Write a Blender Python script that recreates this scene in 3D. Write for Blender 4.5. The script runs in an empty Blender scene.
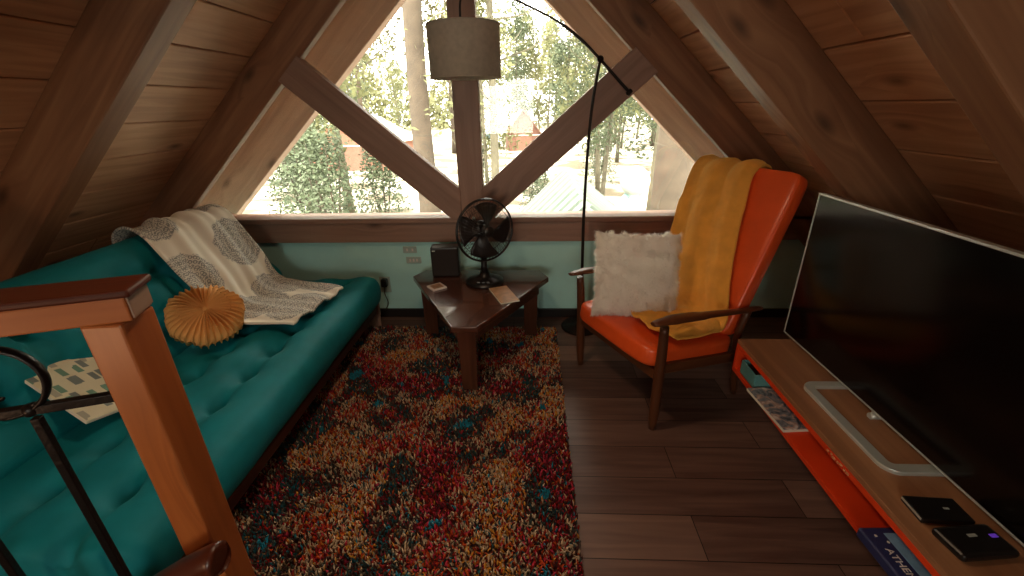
import bpy, bmesh, math, random
from mathutils import Vector, Matrix, noise
R = math.radians
rnd = random.Random(7)
COL = bpy.context.scene.collection
XC, TAN = -0.405, 0.94            # ridge line x and roof slope
WY = 2.97                         # window wall
def roofz(x, apex): return apex - TAN*abs(x-XC)

# ------------------------------------------------------------------ helpers
class MB:
    """collects shapes with wood-style UVs (metres, u along the grain)"""
    def __init__(s): s.v=[]; s.f=[]; s.uv=[]; s.sm=[]
    def face(s, idx, uvs, smooth=False): s.f.append(idx); s.uv.append(uvs); s.sm.append(smooth)
    def box(s, c, size, rot=None, grain=0, taper=None):
        M = Matrix.Translation(c) @ (rot.to_4x4() if rot else Matrix.Identity(4))
        hx,hy,hz = [d/2 for d in size]
        P=[]
        for z in (-1,1):
            for y in (-1,1):
                for x in (-1,1):
                    k = 1.0
                    if taper and z<0: k=taper
                    P.append(Vector((x*hx*k,y*hy*k,z*hz)))
        s.poly6(P, M, grain)
    def poly6(s, P, M, grain):
        b=len(s.v); s.v += [M@p for p in P]
        o=(rnd.random()*30, rnd.random()*30)
        F=[(0,2,3,1),(4,5,7,6),(0,1,5,4),(2,6,7,3),(0,4,6,2),(1,3,7,5)]
        N=[2,2,1,1,0,0]
        for f,n in zip(F,N):
            ax=[a for a in (0,1,2) if a!=n]
            if grain in ax: a=grain; c2=[q for q in ax if q!=grain][0]; ks=1
            else: a,c2=ax; ks=1
            s.face([b+i for i in f], [(P[i][a]*ks+o[0], P[i][c2]+o[1]+n*3.1) for i in f])
    def prism(s, pts, y0, y1, gdir=None):
        """polygon in XZ extruded along Y; grain along gdir (x,z)"""
        b=len(s.v); n=len(pts)
        g=Vector(gdir or (1,0)).normalized(); h=Vector((-g.y,g.x))
        o=(rnd.random()*30, rnd.random()*30)
        for y in (y0,y1):
            for p in pts: s.v.append(Vector((p[0],y,p[1])))
        def uv(p,y): q=Vector((p[0],p[1])); return (q.dot(g)+o[0], q.dot(h)+y+o[1])
        area=sum(pts[i][0]*pts[(i+1)%n][1]-pts[(i+1)%n][0]*pts[i][1] for i in range(n))
        ids=list(range(n))
        A=ids if area>0 else ids[::-1]
        s.face([b+i for i in A],[uv(pts[i],y0) for i in A])
        s.face([b+n+i for i in A[::-1]],[uv(pts[i],y1) for i in A[::-1]])
        for k in range(n):
            i,j=A[k],A[(k+1)%n]
            s.face([b+i,b+n+i,b+n+j,b+j],[uv(pts[i],y0),uv(pts[i],y1),uv(pts[j],y1),uv(pts[j],y0)])
    def grid(s, P, nu, nv, closeu=False, closev=False, uvs=None, smooth=True):
        b=len(s.v); s.v += [Vector(p) for p in P]
        for i in range(nu if closeu else nu-1):
            for j in range(nv if closev else nv-1):
                a=[(i,j),((i+1)%nu,j),((i+1)%nu,(j+1)%nv),(i,(j+1)%nv)]
                if uvs: u=[uvs[x*nv+y] for x,y in a]
                else: u=[((i+d)*0.02,(j+e)*0.02) for d,e in ((0,0),(1,0),(1,1),(0,1))]
                s.face([b+x*nv+y for x,y in a],u,smooth)
    def tube(s, pts, r, seg=10, caps=True, flat=None):
        """swept tube; r number or list; flat=(wide,thick) factors"""
        pts=[Vector(p) for p in pts]; n=len(pts)
        rs = r if isinstance(r,(list,tuple)) else [r]*n
        T=[(pts[min(i+1,n-1)]-pts[max(i-1,0)]).normalized() for i in range(n)]
        up=Vector((0,0,1)) if abs(T[0].z)<.9 else Vector((0,1,0))
        a=T[0].cross(up).normalized(); P=[]; L=0; uvs=[]
        for i in range(n):
            a=(a-T[i]*a.dot(T[i])).normalized(); bb=T[i].cross(a)
            if i: L+=(pts[i]-pts[i-1]).length
            for k in range(seg):
                t=2*math.pi*k/seg
                fa,fb=flat or (1,1)
                P.append(pts[i]+a*math.cos(t)*rs[i]*fa+bb*math.sin(t)*rs[i]*fb); uvs.append((L,t*rs[i]))
        b=len(s.v); s.grid(P,n,seg,closev=True,uvs=uvs)
        if caps:
            s.face([b+k for k in range(seg)],[(0,0)]*seg)
            s.face([b+(n-1)*seg+k for k in reversed(range(seg))],[(0,0)]*seg)
    def lathe(s, prof, c=(0,0,0), seg=32, M=None):
        M=M or Matrix.Identity(4); c=Vector(c); P=[]
        for r,z in prof:
            for k in range(seg):
                t=2*math.pi*k/seg; P.append(c+(M@Vector((r*math.cos(t),r*math.sin(t),z))))
        s.grid(P,len(prof),seg,closev=True)
    def build(s, name, mat, parent=None, loc=None, bevel=0, bseg=2, smooth=None, solid=0, subsurf=0, wn=False):
        me=bpy.data.meshes.new(name); me.from_pydata([tuple(v) for v in s.v],[],s.f)
        uvl=me.uv_layers.new(name='UVMap'); k=0
        flat=[c for u in s.uv for p in u for c in p]
        uvl.data.foreach_set('uv',flat)
        me.polygons.foreach_set('use_smooth',[bool(q) if smooth is None else smooth for q in s.sm])
        me.materials.append(mat); me.validate(); me.update()
        o=bpy.data.objects.new(name,me); COL.objects.link(o)
        if parent: o.parent=parent
        if loc is not None: o.location=loc
        bm=bmesh.new(); bm.from_mesh(me)
        bmesh.ops.recalc_face_normals(bm,faces=bm.faces); bm.to_mesh(me); bm.free()
        if solid:
            m=o.modifiers.new('s','SOLIDIFY'); m.thickness=solid; m.offset=0
        if bevel:
            m=o.modifiers.new('b','BEVEL'); m.width=bevel; m.segments=bseg; m.limit_method='ANGLE'; m.angle_limit=R(40)
            m.harden_normals=False
        if subsurf:
            m=o.modifiers.new('ss','SUBSURF'); m.levels=subsurf; m.render_levels=subsurf
        return o
def tag(o,label=None,cat=None,group=None,kind=None):
    if label: o['label']=label
    if cat: o['category']=cat
    if group: o['group']=group
    if kind: o['kind']=kind
    return o
def empty(name,loc=(0,0,0),rz=0):
    o=bpy.data.objects.new(name,None); COL.objects.link(o); o.location=loc; o.rotation_euler=(0,0,rz); o.empty_display_size=.1
    return o
def st(o): o['kind']='structure'; return o
def smooth_poly(pts, n, closed=False):
    """Catmull-Rom resample"""
    pts=[Vector(p) for p in pts]; m=len(pts); out=[]
    seg = m if closed else m-1
    for i in range(n):
        t=i*seg/(n if closed else n-1); k=min(int(t),seg-1); f=t-k
        g=(lambda q: pts[q%m]) if closed else (lambda q: pts[max(0,min(m-1,q))])
        p0,p1,p2,p3=g(k-1),g(k),g(k+1),g(k+2)
        out.append(.5*((2*p1)+(p2-p0)*f+(2*p0-5*p1+4*p2-p3)*f*f+(3*p1-p0-3*p2+p3)*f**3))
    return out

# ------------------------------------------------------------------ materials
def lin(c):
    return tuple(((x/255)/12.92 if x/255<=.04045 else ((x/255+.055)/1.055)**2.4) for x in c)+(1,)
def mat(name):
    m=bpy.data.materials.new(name); m.use_nodes=True; nt=m.node_tree
    return m,nt,nt.nodes['Principled BSDF']
def plain(name,rgb,rough=.5,metal=0,bump=0,bscale=200,var=.12,vscale=6,sheen=0,coat=0,spec=.5):
    m,nt,b=mat(name); b.inputs['Roughness'].default_value=rough; b.inputs['Metallic'].default_value=metal
    b.inputs['Specular IOR Level'].default_value=spec
    if sheen:
        b.inputs['Sheen Weight'].default_value=sheen; b.inputs['Sheen Roughness'].default_value=.4
        b.inputs['Sheen Tint'].default_value=tuple(min(1,c*2+.2) for c in lin(rgb)[:3])+(1,)
    if coat: b.inputs['Coat Weight'].default_value=coat; b.inputs['Coat Roughness'].default_value=.1
    tc=nt.nodes.new('ShaderNodeTexCoord'); n=nt.nodes.new('ShaderNodeTexNoise'); n.inputs['Scale'].default_value=vscale; n.inputs['Detail'].default_value=4
    nt.links.new(tc.outputs['Object'],n.inputs['Vector'])
    r=nt.nodes.new('ShaderNodeValToRGB'); c=lin(rgb)
    r.color_ramp.elements[0].position=.3; r.color_ramp.elements[1].position=.7
    r.color_ramp.elements[0].color=tuple(x*(1-var) for x in c[:3])+(1,)
    r.color_ramp.elements[1].color=tuple(min(1,x*(1+var)) for x in c[:3])+(1,)
    nt.links.new(n.outputs['Fac'],r.inputs['Fac']); nt.links.new(r.outputs['Color'],b.inputs['Base Color'])
    if bump:
        n2=nt.nodes.new('ShaderNodeTexNoise'); n2.inputs['Scale'].default_value=bscale; n2.inputs['Detail'].default_value=3
        nt.links.new(tc.outputs['Object'],n2.inputs['Vector'])
        bp=nt.nodes.new('ShaderNodeBump'); bp.inputs['Strength'].default_value=bump; bp.inputs['Distance'].default_value=.004
        nt.links.new(n2.outputs['Fac'],bp.inputs['Height']); nt.links.new(bp.outputs['Normal'],b.inputs['Normal'])
    return m
def wood(name,dark,mid,light,rough=.5,knots=True,scale=1.0,coat=0,bump=.25,spec=.4):
    m,nt,b=mat(name); L=nt.links.new; N=nt.nodes.new
    b.inputs['Roughness'].default_value=rough; b.inputs['Specular IOR Level'].default_value=spec
    if coat: b.inputs['Coat Weight'].default_value=coat; b.inputs['Coat Roughness'].default_value=.07
    uv=N('ShaderNodeUVMap'); uv.uv_map='UVMap'
    # knots bend the grain around them
    mp=N('ShaderNodeMapping'); mp.inputs['Scale'].default_value=(2.2*scale,5.5*scale,1); L(uv.outputs[0],mp.inputs['Vector'])
    vo=N('ShaderNodeTexVoronoi'); vo.inputs['Scale'].default_value=1.0; vo.voronoi_dimensions='2D'; L(mp.outputs[0],vo.inputs['Vector'])
    kn=N('ShaderNodeMapRange'); kn.inputs['From Min'].default_value=.03; kn.inputs['From Max'].default_value=.17; kn.inputs['To Min'].default_value=.75; kn.inputs['To Max'].default_value=0
    L(vo.outputs['Distance'],kn.inputs['Value'])
    kd=N('ShaderNodeMapRange'); kd.inputs['From Max'].default_value=.45; kd.inputs['To Min'].default_value=.35; kd.inputs['To Max'].default_value=0
    L(vo.outputs['Distance'],kd.inputs['Value'])
    # only some cells hold a knot
    se=N('ShaderNodeSeparateColor'); L(vo.outputs['Color'],se.inputs[0])
    th=N('ShaderNodeMath'); th.operation='GREATER_THAN'; th.inputs[1].default_value=.7 if knots else 2; L(se.outputs[0],th.inputs[0])
    k1=N('ShaderNodeMath'); k1.operation='MULTIPLY'; L(kn.outputs[0],k1.inputs[0]); L(th.outputs[0],k1.inputs[1])
    k2=N('ShaderNodeMath'); k2.operation='MULTIPLY'; L(kd.outputs[0],k2.inputs[0]); L(th.outputs[0],k2.inputs[1])
    m2=N('ShaderNodeMapping'); m2.inputs['Scale'].default_value=(1.6*scale,26*scale,1); L(uv.outputs[0],m2.inputs['Vector'])
    off=N('ShaderNodeCombineXYZ'); ml=N('ShaderNodeMath'); ml.operation='MULTIPLY'; ml.inputs[1].default_value=5; L(k2.outputs[0],ml.inputs[0]); L(ml.outputs[0],off.inputs['Y'])
    ad=N('ShaderNodeVectorMath'); ad.operation='ADD'; L(m2.outputs[0],ad.inputs[0]); L(off.outputs[0],ad.inputs[1])
    n1=N('ShaderNodeTexNoise'); n1.inputs['Scale'].default_value=1; n1.inputs['Detail'].default_value=6; n1.inputs['Distortion'].default_value=.6; L(ad.outputs[0],n1.inputs['Vector'])
    m3=N('ShaderNodeMapping'); m3.inputs['Scale'].default_value=(.7,3.0,1); L(uv.outputs[0],m3.inputs['Vector'])
    n3=N('ShaderNodeTexNoise'); n3.inputs['Scale'].default_value=1; n3.inputs['Detail'].default_value=2; L(m3.outputs[0],n3.inputs['Vector'])
    av=N('ShaderNodeMix'); av.data_type='FLOAT'; av.inputs[0].default_value=.45; L(n1.outputs['Fac'],av.inputs[2]); L(n3.outputs['Fac'],av.inputs[3])
    r=N('ShaderNodeValToRGB'); e=r.color_ramp.elements; e[0].position=.28; e[0].color=lin(dark); e[1].position=.74; e[1].color=lin(light)
    q=e.new(.5); q.color=lin(mid); L(av.outputs[0],r.inputs['Fac'])
    mx=N('ShaderNodeMix'); mx.data_type='RGBA'; L(k1.outputs[0],mx.inputs[0]); L(r.outputs['Color'],mx.inputs[6]); mx.inputs[7].default_value=tuple(x*.35 for x in lin(dark)[:3])+(1,)
    L(mx.outputs[2],b.inputs['Base Color'])
    bp=N('ShaderNodeBump'); bp.inputs['Strength'].default_value=bump; bp.inputs['Distance'].default_value=.003; L(n1.outputs['Fac'],bp.inputs['Height']); L(bp.outputs['Normal'],b.inputs['Normal'])
    return m

M_PLANK=wood('pine planks',(170,124,94),(206,158,122),(230,186,148),.6)
M_RAFT=wood('stained beam',(106,68,46),(134,92,64),(164,118,84),.55)
M_OUT=wood('weathered rake',(112,88,74),(134,108,92),(150,124,106),.75)
M_SILL=wood('sill wood',(124,94,80),(146,114,98),(168,134,116),.5)
M_POST=wood('orange pine',(128,66,30),(166,92,44),(190,114,60),.38,scale=.9,spec=.5)
M_RAILCAP=wood('dark stained rail',(62,26,14),(82,36,20),(100,48,28),.35,knots=False)
M_TABLE=wood('table walnut',(58,32,24),(80,46,32),(100,60,42),.25,knots=False,coat=1)
M_CHAIRW=wood('chair walnut',(66,36,20),(92,52,30),(112,68,40),.35,knots=False)
M_CONS=wood('console walnut',(120,80,54),(150,104,72),(176,126,88),.42,scale=.8)
M_ORANGE=plain('orange lacquer',(226,68,26),.35,var=.06,spec=.4)
M_VINYL=plain('orange vinyl',(232,88,36),.3,bump=.25,bscale=90,var=.08,coat=.15)
M_TEALV=plain('teal velvet',(0,122,132),.7,bump=.3,bscale=500,var=.12,vscale=9,sheen=.05,spec=.3)
M_TEALW=plain('teal wall paint',(180,232,228),.7,bump=.1,bscale=60,var=.04)
M_BASEB=plain('black baseboard',(26,16,12),.5)
M_BLACK=plain('black plastic',(22,19,18),.35,var=.1)
M_SPK=plain('speaker cloth',(34,26,24),.8,bump=.5,bscale=600)
M_IRON=plain('wrought iron',(38,32,30),.38,metal=.6,bump=.4,bscale=60)
M_SILVER=plain('brushed silver',(206,212,206),.35,metal=.5,var=.04)
M_WHITE=plain('white plate',(214,206,200),.5)
M_DULL=plain('pale plate',(164,184,178),.5)
M_PAPER=plain('paper edge',(228,224,206),.7)
M_SHADE=plain('linen lampshade',(200,190,174),.85,bump=.6,bscale=300,var=.12,vscale=40)
_n=M_SHADE.node_tree; _tr=_n.nodes.new('ShaderNodeBsdfTranslucent'); _tr.inputs[0].default_value=(.62,.54,.44,1); _mx=_n.nodes.new('ShaderNodeMixShader'); _mx.inputs[0].default_value=.3
_n.links.new(_n.nodes['Principled BSDF'].outputs[0],_mx.inputs[1]); _n.links.new(_tr.outputs[0],_mx.inputs[2]); _n.links.new(_mx.outputs[0],_n.nodes['Material Output'].inputs['Surface'])
M_LAMPM=plain('bronze lamp metal',(44,36,32),.4,metal=.7)
M_MUST=plain('mustard fabric',(222,166,98),.8,bump=.3,bscale=250,var=.1,sheen=.15)
M_MUSTB=plain('mustard plush',(236,164,62),.85,bump=.7,bscale=260,var=.10,vscale=14,sheen=.35)
M_FUR=plain('cream fur',(255,250,244),.9,var=.04,sheen=.2)
_n=M_FUR.node_tree; _tr=_n.nodes.new('ShaderNodeBsdfTranslucent'); _tr.inputs[0].default_value=(.98,.95,.91,1); _mx=_n.nodes.new('ShaderNodeMixShader'); _mx.inputs[0].default_value=.5
_n.links.new(_n.nodes['Principled BSDF'].outputs[0],_mx.inputs[1]); _n.links.new(_tr.outputs[0],_mx.inputs[2]); _n.links.new(_mx.outputs[0],_n.nodes['Material Output'].inputs['Surface'])
M_SNOW=plain('snow ground',(232,226,214),.9,var=.1,vscale=.35,bump=0)
M_SCREEN,_nt,_b=mat('dark screen'); _b.inputs['Base Color'].default_value=lin((13,7,6)); _b.inputs['Roughness'].default_value=.16; _b.inputs['Specular IOR Level'].default_value=.35

def glass(name='window glass'):
    m,nt,b=mat(name); nt.nodes.remove(b); N=nt.nodes.new; L=nt.links.new
    t=N('ShaderNodeBsdfTransparent'); t.inputs[0].default_value=(.97,.985,.975,1)
    g=N('ShaderNodeBsdfGlossy'); g.inputs['Roughness'].default_value=.02
    f=N('ShaderNodeFresnel'); f.inputs[0].default_value=1.45
    x=N('ShaderNodeMixShader'); L(f.outputs[0],x.inputs[0]); L(t.outputs[0],x.inputs[1]); L(g.outputs[0],x.inputs[2])
    L(x.outputs[0],nt.nodes['Material Output'].inputs['Surface'])
    return m
M_GLASS=glass()

# floor of laminate boards running left to right
def floor_mat():
    m,nt,b=mat('floor boards'); N=nt.nodes.new; L=nt.links.new
    tc=N('ShaderNodeTexCoord')
    br=N('ShaderNodeTexBrick'); br.inputs['Scale'].default_value=1; br.offset=.37; br.squash=1
    for k,v in dict(Color1=(.20,.20,.20,1),Color2=(.8,.8,.8,1),Mortar=(0,0,0,1)).items(): br.inputs[k].default_value=v
    br.inputs['Mortar Size'].default_value=.0018; br.inputs['Brick Width'].default_value=1.2; br.inputs['Row Height'].default_value=.185
    mp=N('ShaderNodeMapping'); mp.inputs['Location'].default_value=(.13,.06,0); L(tc.outputs['Object'],mp.inputs['Vector']); L(mp.outputs[0],br.inputs['Vector'])
    m2=N('ShaderNodeMapping'); m2.inputs['Scale'].default_value=(2,26,1); L(tc.outputs['Object'],m2.inputs['Vector'])
    ad=N('ShaderNodeVectorMath'); ad.operation='MULTIPLY_ADD'; L(br.outputs['Color'],ad.inputs[0]); ad.inputs[1].default_value=(9,9,9); L(m2.outputs[0],ad.inputs[2])
    n=N('ShaderNodeTexNoise'); n.inputs['Scale'].default_value=1; n.inputs['Detail'].default_value=6; n.inputs['Distortion'].default_value=.8; L(ad.outputs[0],n.inputs['Vector'])
    mx=N('ShaderNodeMix'); mx.data_type='FLOAT'; mx.inputs[0].default_value=.5
    L(n.outputs['Fac'],mx.inputs[2]); L(br.outputs['Color'],mx.inputs[3])
    r=N('ShaderNodeValToRGB'); e=r.color_ramp.elements
    e[0].position=.3; e[0].color=lin((80,56,50)); e[1].position=.72; e[1].color=lin((138,108,95)); L(mx.outputs[0],r.inputs['Fac'])
    m3=N('ShaderNodeMix'); m3.data_type='RGBA'; L(br.outputs['Fac'],m3.inputs[0]); L(r.outputs[0],m3.inputs[6]); m3.inputs[7].default_value=lin((26,15,12))
    L(m3.outputs[2],b.inputs['Base Color']); b.inputs['Roughness'].default_value=.42; b.inputs['Specular IOR Level'].default_value=.35
    bp=N('ShaderNodeBump'); bp.inputs['Strength'].default_value=.15; bp.inputs['Distance'].default_value=.002; L(n.outputs['Fac'],bp.inputs['Height']); L(bp.outputs[0],b.inputs['Normal'])
    return m
M_FLOOR=floor_mat()

# ------------------------------------------------------------------ setting
# floor with the stair opening at the near left
def slab(x0,x1,y0,y1,mb): mb.box(((x0+x1)/2,(y0+y1)/2,-.1),(x1-x0,y1-y0,.2))
b=MB(); slab(-3.6,2.8,.83,3.07,b); slab(-.72,2.8,-2.3,.83,b); slab(-3.6,-1.9,-2.3,.83,b); slab(-1.9,-.72,-2.3,-1.4,b)
st(b.build('floor',M_FLOOR))
# stairwell shell below
M_WELL=plain('stairwell paint',(92,62,46),.8)
b=MB()
b.box((-1.31,.88,-1.4),(1.28,.08,2.4)); b.box((-.67,-.3,-1.4),(.08,2.3,2.4)); b.box((-1.95,-.3,-1.4),(.08,2.3,2.4)); b.box((-1.31,-1.45,-1.4),(1.28,.08,2.4))
st(b.build('wall_stairwell',M_WELL))
b=MB(); b.box((-.5,.4,-2.62),(6.8,6.2,.04)); st(b.build('floor_downstairs',M_FLOOR))

# plank ceilings, boards run towards the window
AP=3.03
for side,nm in ((-1,'ceiling_left'),(1,'ceiling_right')):
    b=MB(); ang=math.atan(TAN); W=.2552
    dirs=Vector((side*math.cos(ang),0,-math.sin(ang))); nrm=Vector((side*math.sin(ang),0,math.cos(ang)))
    # match the joints seen in the photo: joint passes z=1.625 on the left, 1.66 on the right
    z0=(1.625 if side<0 else 1.662); s0=((AP-z0)/math.sin(ang))%W
    s=s0-W; L=(AP+.05)/math.sin(ang)
    while s<L+.1:
        a=max(s,0)+.004; e=min(s+W,L+.12)-.004
        if e-a>.02:
            y=-2.3; first=True
            while y<3.54:
                ln=rnd.uniform(2.6,4.4) if not first else rnd.uniform(1.5,4); first=False
                y1=min(y+ln,3.56)
                if 3.56-y1<.5: y1=3.56
                cc=Vector((XC,0,AP))+dirs*((a+e)/2)+nrm*.016+Vector((0,(y+y1)/2,0))
                rot=Matrix((dirs,Vector((0,1,0)),dirs.cross(Vector((0,1,0))))).transposed()
                b.box(cc,(e-a,(y1-y)-.002,.032),rot,grain=1)
                y=y1
        s+=W
    st(b.build(nm,M_PLANK,bevel=.004,bseg=1))
    # roof skin above the boards
    b=MB()
    cc=Vector((XC,.6,AP))+dirs*(L/2)+nrm*.1
    b.box(cc,(L+.4,5.9,.12),rot)
    st(b.build('roof_'+('left' if side<0 else 'right'),plain('roof shingle',(60,52,48),.9)))
# rafters
LA=2.73
def rafter(side,y0,y1,mt,la=LA,zb=-.0,name='ceiling_beam'):
    hw0=(la-zb)/TAN; hw1=(AP-zb)/TAN
    pts=[(XC,la),(XC,AP),(XC+side*hw1,zb),(XC+side*hw0,zb)]
    b=MB(); b.prism(pts,y0,y1,(side*1,-TAN)); return st(b.build(name,mt,bevel=.006))
for side in (-1,1):
    for y0,y1 in ((2.90,2.965),(1.80,1.92),(.93,1.05),(0.02,.14),(-.9,-.78),(-1.8,-1.68)):
        rafter(side,y0,y1,M_RAFT,name='ceiling_beam_'+('left' if side<0 else 'right'))
    rafter(side,3.42,3.52,M_OUT,la=2.625,zb=-.3,name='rake_beam_'+('left' if side<0 else 'right'))
# window wall under the sill
def hw(z,a=AP): return (a-z)/TAN
b=MB(); b.prism([(XC-hw(-.2),-.2),(XC+hw(-.2),-.2),(XC+hw(.625),.625),(XC-hw(.625),.625)],WY,WY+.1)
st(b.build('wall_front',M_TEALW))
b=MB(); b.box((XC,WY-.008,.035),(2*hw(.07)-.02,.016,.07)); st(b.build('baseboard_front',M_BASEB,bevel=.003))
# window
win=st(empty('window_1',(0,0,0)))
b=MB(); b.prism([(XC-hw(.62)+.03,.612),(XC+hw(.62)-.03,.612),(XC+hw(.765)-.03,.765),(XC-hw(.765)+.03,.765)],2.925,WY+.09); b.build('sill_board',M_SILL,win,bevel=.006)
b=MB(); b.prism([(XC-2.3,.755),(XC+2.3,.755),(XC+2.28,.792),(XC-2.28,.792)],2.90,WY+.12); b.build('sill',M_SILL,win,bevel=.008)
b=MB(); b.box((XC,2.935,1.72),(.165,.07,1.92),grain=2); b.build('mullion',M_SILL,win,bevel=.005)
for s in (-1,1):
    b=MB(); b.prism([(XC+s*.07,.985),(XC+s*1.02,1.803),(XC+s*1.165,1.667),(XC+s*.14,.785),(XC+s*.07,.785)],2.895,2.965,(s*.75,.66)); b.build('brace',M_SILL,win,bevel=.005)
b=MB(); b.prism([(XC-2.1,.79),(XC+2.1,.79),(XC,2.78)],3.0,3.006); b.build('glass_pane',M_GLASS,win)
# back gable behind the camera, with an unseen window added to let in fill daylight
b=MB(); wx0,wx1,wz0,wz1=-.88,.07,1.0,1.95; y0,y1=-2.4,-2.3
b.prism([(XC-hw(-.2),-.2),(XC+hw(-.2),-.2),(XC+hw(wz0),wz0),(XC-hw(wz0),wz0)],y0,y1)
b.prism([(XC-hw(wz0),wz0),(wx0,wz0),(wx0,roofz(wx0,AP))],y0,y1)
b.prism([(wx1,wz0),(XC+hw(wz0),wz0),(wx1,roofz(wx1,AP))],y0,y1)
b.prism([(wx0,wz1),(wx1,wz1),(wx1,roofz(wx1,AP)),(XC,AP),(wx0,roofz(wx0,AP))],y0,y1)
st(b.build('wall_back',plain('back wall boards',(150,96,58),.7)))
w2=st(empty('window_added',(0,0,0)))
b=MB(); b.prism([(wx0,wz0),(wx1,wz0),(wx1,wz1),(wx0,wz1)],-2.355,-2.35); b.build('glass_pane',M_GLASS,w2)
for c,sz in (((-.405,-2.33,wz0),(1.01,.14,.06)),((-.405,-2.33,wz1),(1.01,.14,.06)),((wx0,-2.33,1.475),(.06,.14,.89)),((wx1,-2.33,1.475),(.06,.14,.89)),((-.405,-2.33,1.475),(.04,.05,.89))):
    b=MB(); b.box(c,sz); b.build('window_frame',M_SILL,w2,bevel=.004)

# ------------------------------------------------------------------ rug
def build_rug():
    root=empty('shag_rug',(0,0,0)); X0,X1,Y0,Y1=-1.36,.175,.86,2.755
    b=MB(); b.box(((X0+X1)/2,(Y0+Y1)/2,.005),(X1-X0,Y1-Y0,.01)); b.build('backing',plain('rug backing',(70,40,34),.95),root)
    pal=[(150,34,26),(196,80,36),(214,150,58),(60,74,70),(34,84,92),(196,172,140),(70,34,30),(122,28,46),(226,198,162),(40,140,164),(204,62,86),(96,86,76)]
    def pick(x,y,r):
        a=noise.noise(Vector((x*4.2+3,y*4.2,1))); c=noise.noise(Vector((x*3.6,y*3.6+9,5))); d=noise.noise(Vector((x*11,y*11,2)))
        k=a+.55*d; q=c+.35*noise.noise(Vector((x*8+4,y*8,8)))
        if r<.26: i=r*1000 % 12
        elif k>.30: i=[0,1,10,5,1][int(r*997)%5]
        elif k>.10: i=[1,5,8,5,0,11][int(r*997)%6]
        elif k>-.07: i=[5,11,6,8,3,5][int(r*997)%6]
        elif k>-.24: i=[6,7,0,3,11][int(r*997)%5]
        else: i=[3,4,6,11,4][int(r*997)%5]
        if q>.30 and r>.3: i=[2,8,5,1][int(r*499)%4]
        if q<-.33 and r>.3: i=[7,10,6,0][int(r*499)%4]
        if noise.noise(Vector((x*9+20,y*9,3)))>.55: i=9
        return pal[int(i)]
    V=[];F=[];C=[]; st_=.0086; lut={}
    nx=int((X1-X0)/st_); ny=int((Y1-Y0)/st_); r=random.Random(3)
    for i in range(nx+1):
        for j in range(ny+1):
            x=X0+i*st_+r.uniform(-.005,.005); y=Y0+j*st_+r.uniform(-.005,.005)
            if x<-1.2 and y>.0 and r.random()<.6: continue
            rr=r.random(); c=pick(x+noise.noise(Vector((x*20,y*20,0)))*.02,y,rr); sc_=r.uniform(.65,1.12); cc=tuple(v*sc_ for v in lin(c)[:3])+(1,)
            h=.022+.014*r.random()+.010*noise.noise(Vector((x*11,y*11,0))); w=.0042
            la=r.uniform(0,6.283); lm=r.uniform(.2,1)*.018; lx,ly=math.cos(la)*lm,math.sin(la)*lm
            ta=r.uniform(0,6.283); dx,dy=math.cos(ta)*w,math.sin(ta)*w; ex,ey=-dy*.6,dx*.6
            n=len(V)
            V+=[(x-dx,y-dy,.008),(x+dx,y+dy,.008),(x+ex*2,y+ey*2,.008),
                (x-dx+lx*.4,y-dy+ly*.4,h*.7),(x+dx+lx*.4,y+dy+ly*.4,h*.7),(x+ex*2+lx*.4,y+ey*2+ly*.4,h*.7),(x+lx,y+ly,h)]
            F+=[(n,n+1,n+4,n+3),(n+1,n+2,n+5,n+4),(n+2,n,n+3,n+5),(n+3,n+4,n+6),(n+4,n+5,n+6),(n+5,n+3,n+6)]
            C+=[cc]*7
    me=bpy.data.meshes.new('pile'); me.from_pydata(V,[],F)
    at=me.color_attributes.new('yarn','FLOAT_COLOR','POINT'); at.data.foreach_set('color',[q for c in C for q in c])
    me.polygons.foreach_set('use_smooth',[True]*len(F))
    m,nt,bs=mat('shag yarn'); a=nt.nodes.new('ShaderNodeAttribute'); a.attribute_name='yarn'; nt.links.new(a.outputs['Color'],bs.inputs['Base Color']); bs.inputs['Roughness'].default_value=.9; bs.inputs['Specular IOR Level'].default_value=.2
    me.materials.append(m); o=bpy.data.objects.new('pile',me); COL.objects.link(o); o.parent=root; o['kind']='stuff'
    tag(root,'multicoloured shag rug on the wood floor between sofa and armchair','rug')
build_rug()

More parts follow.
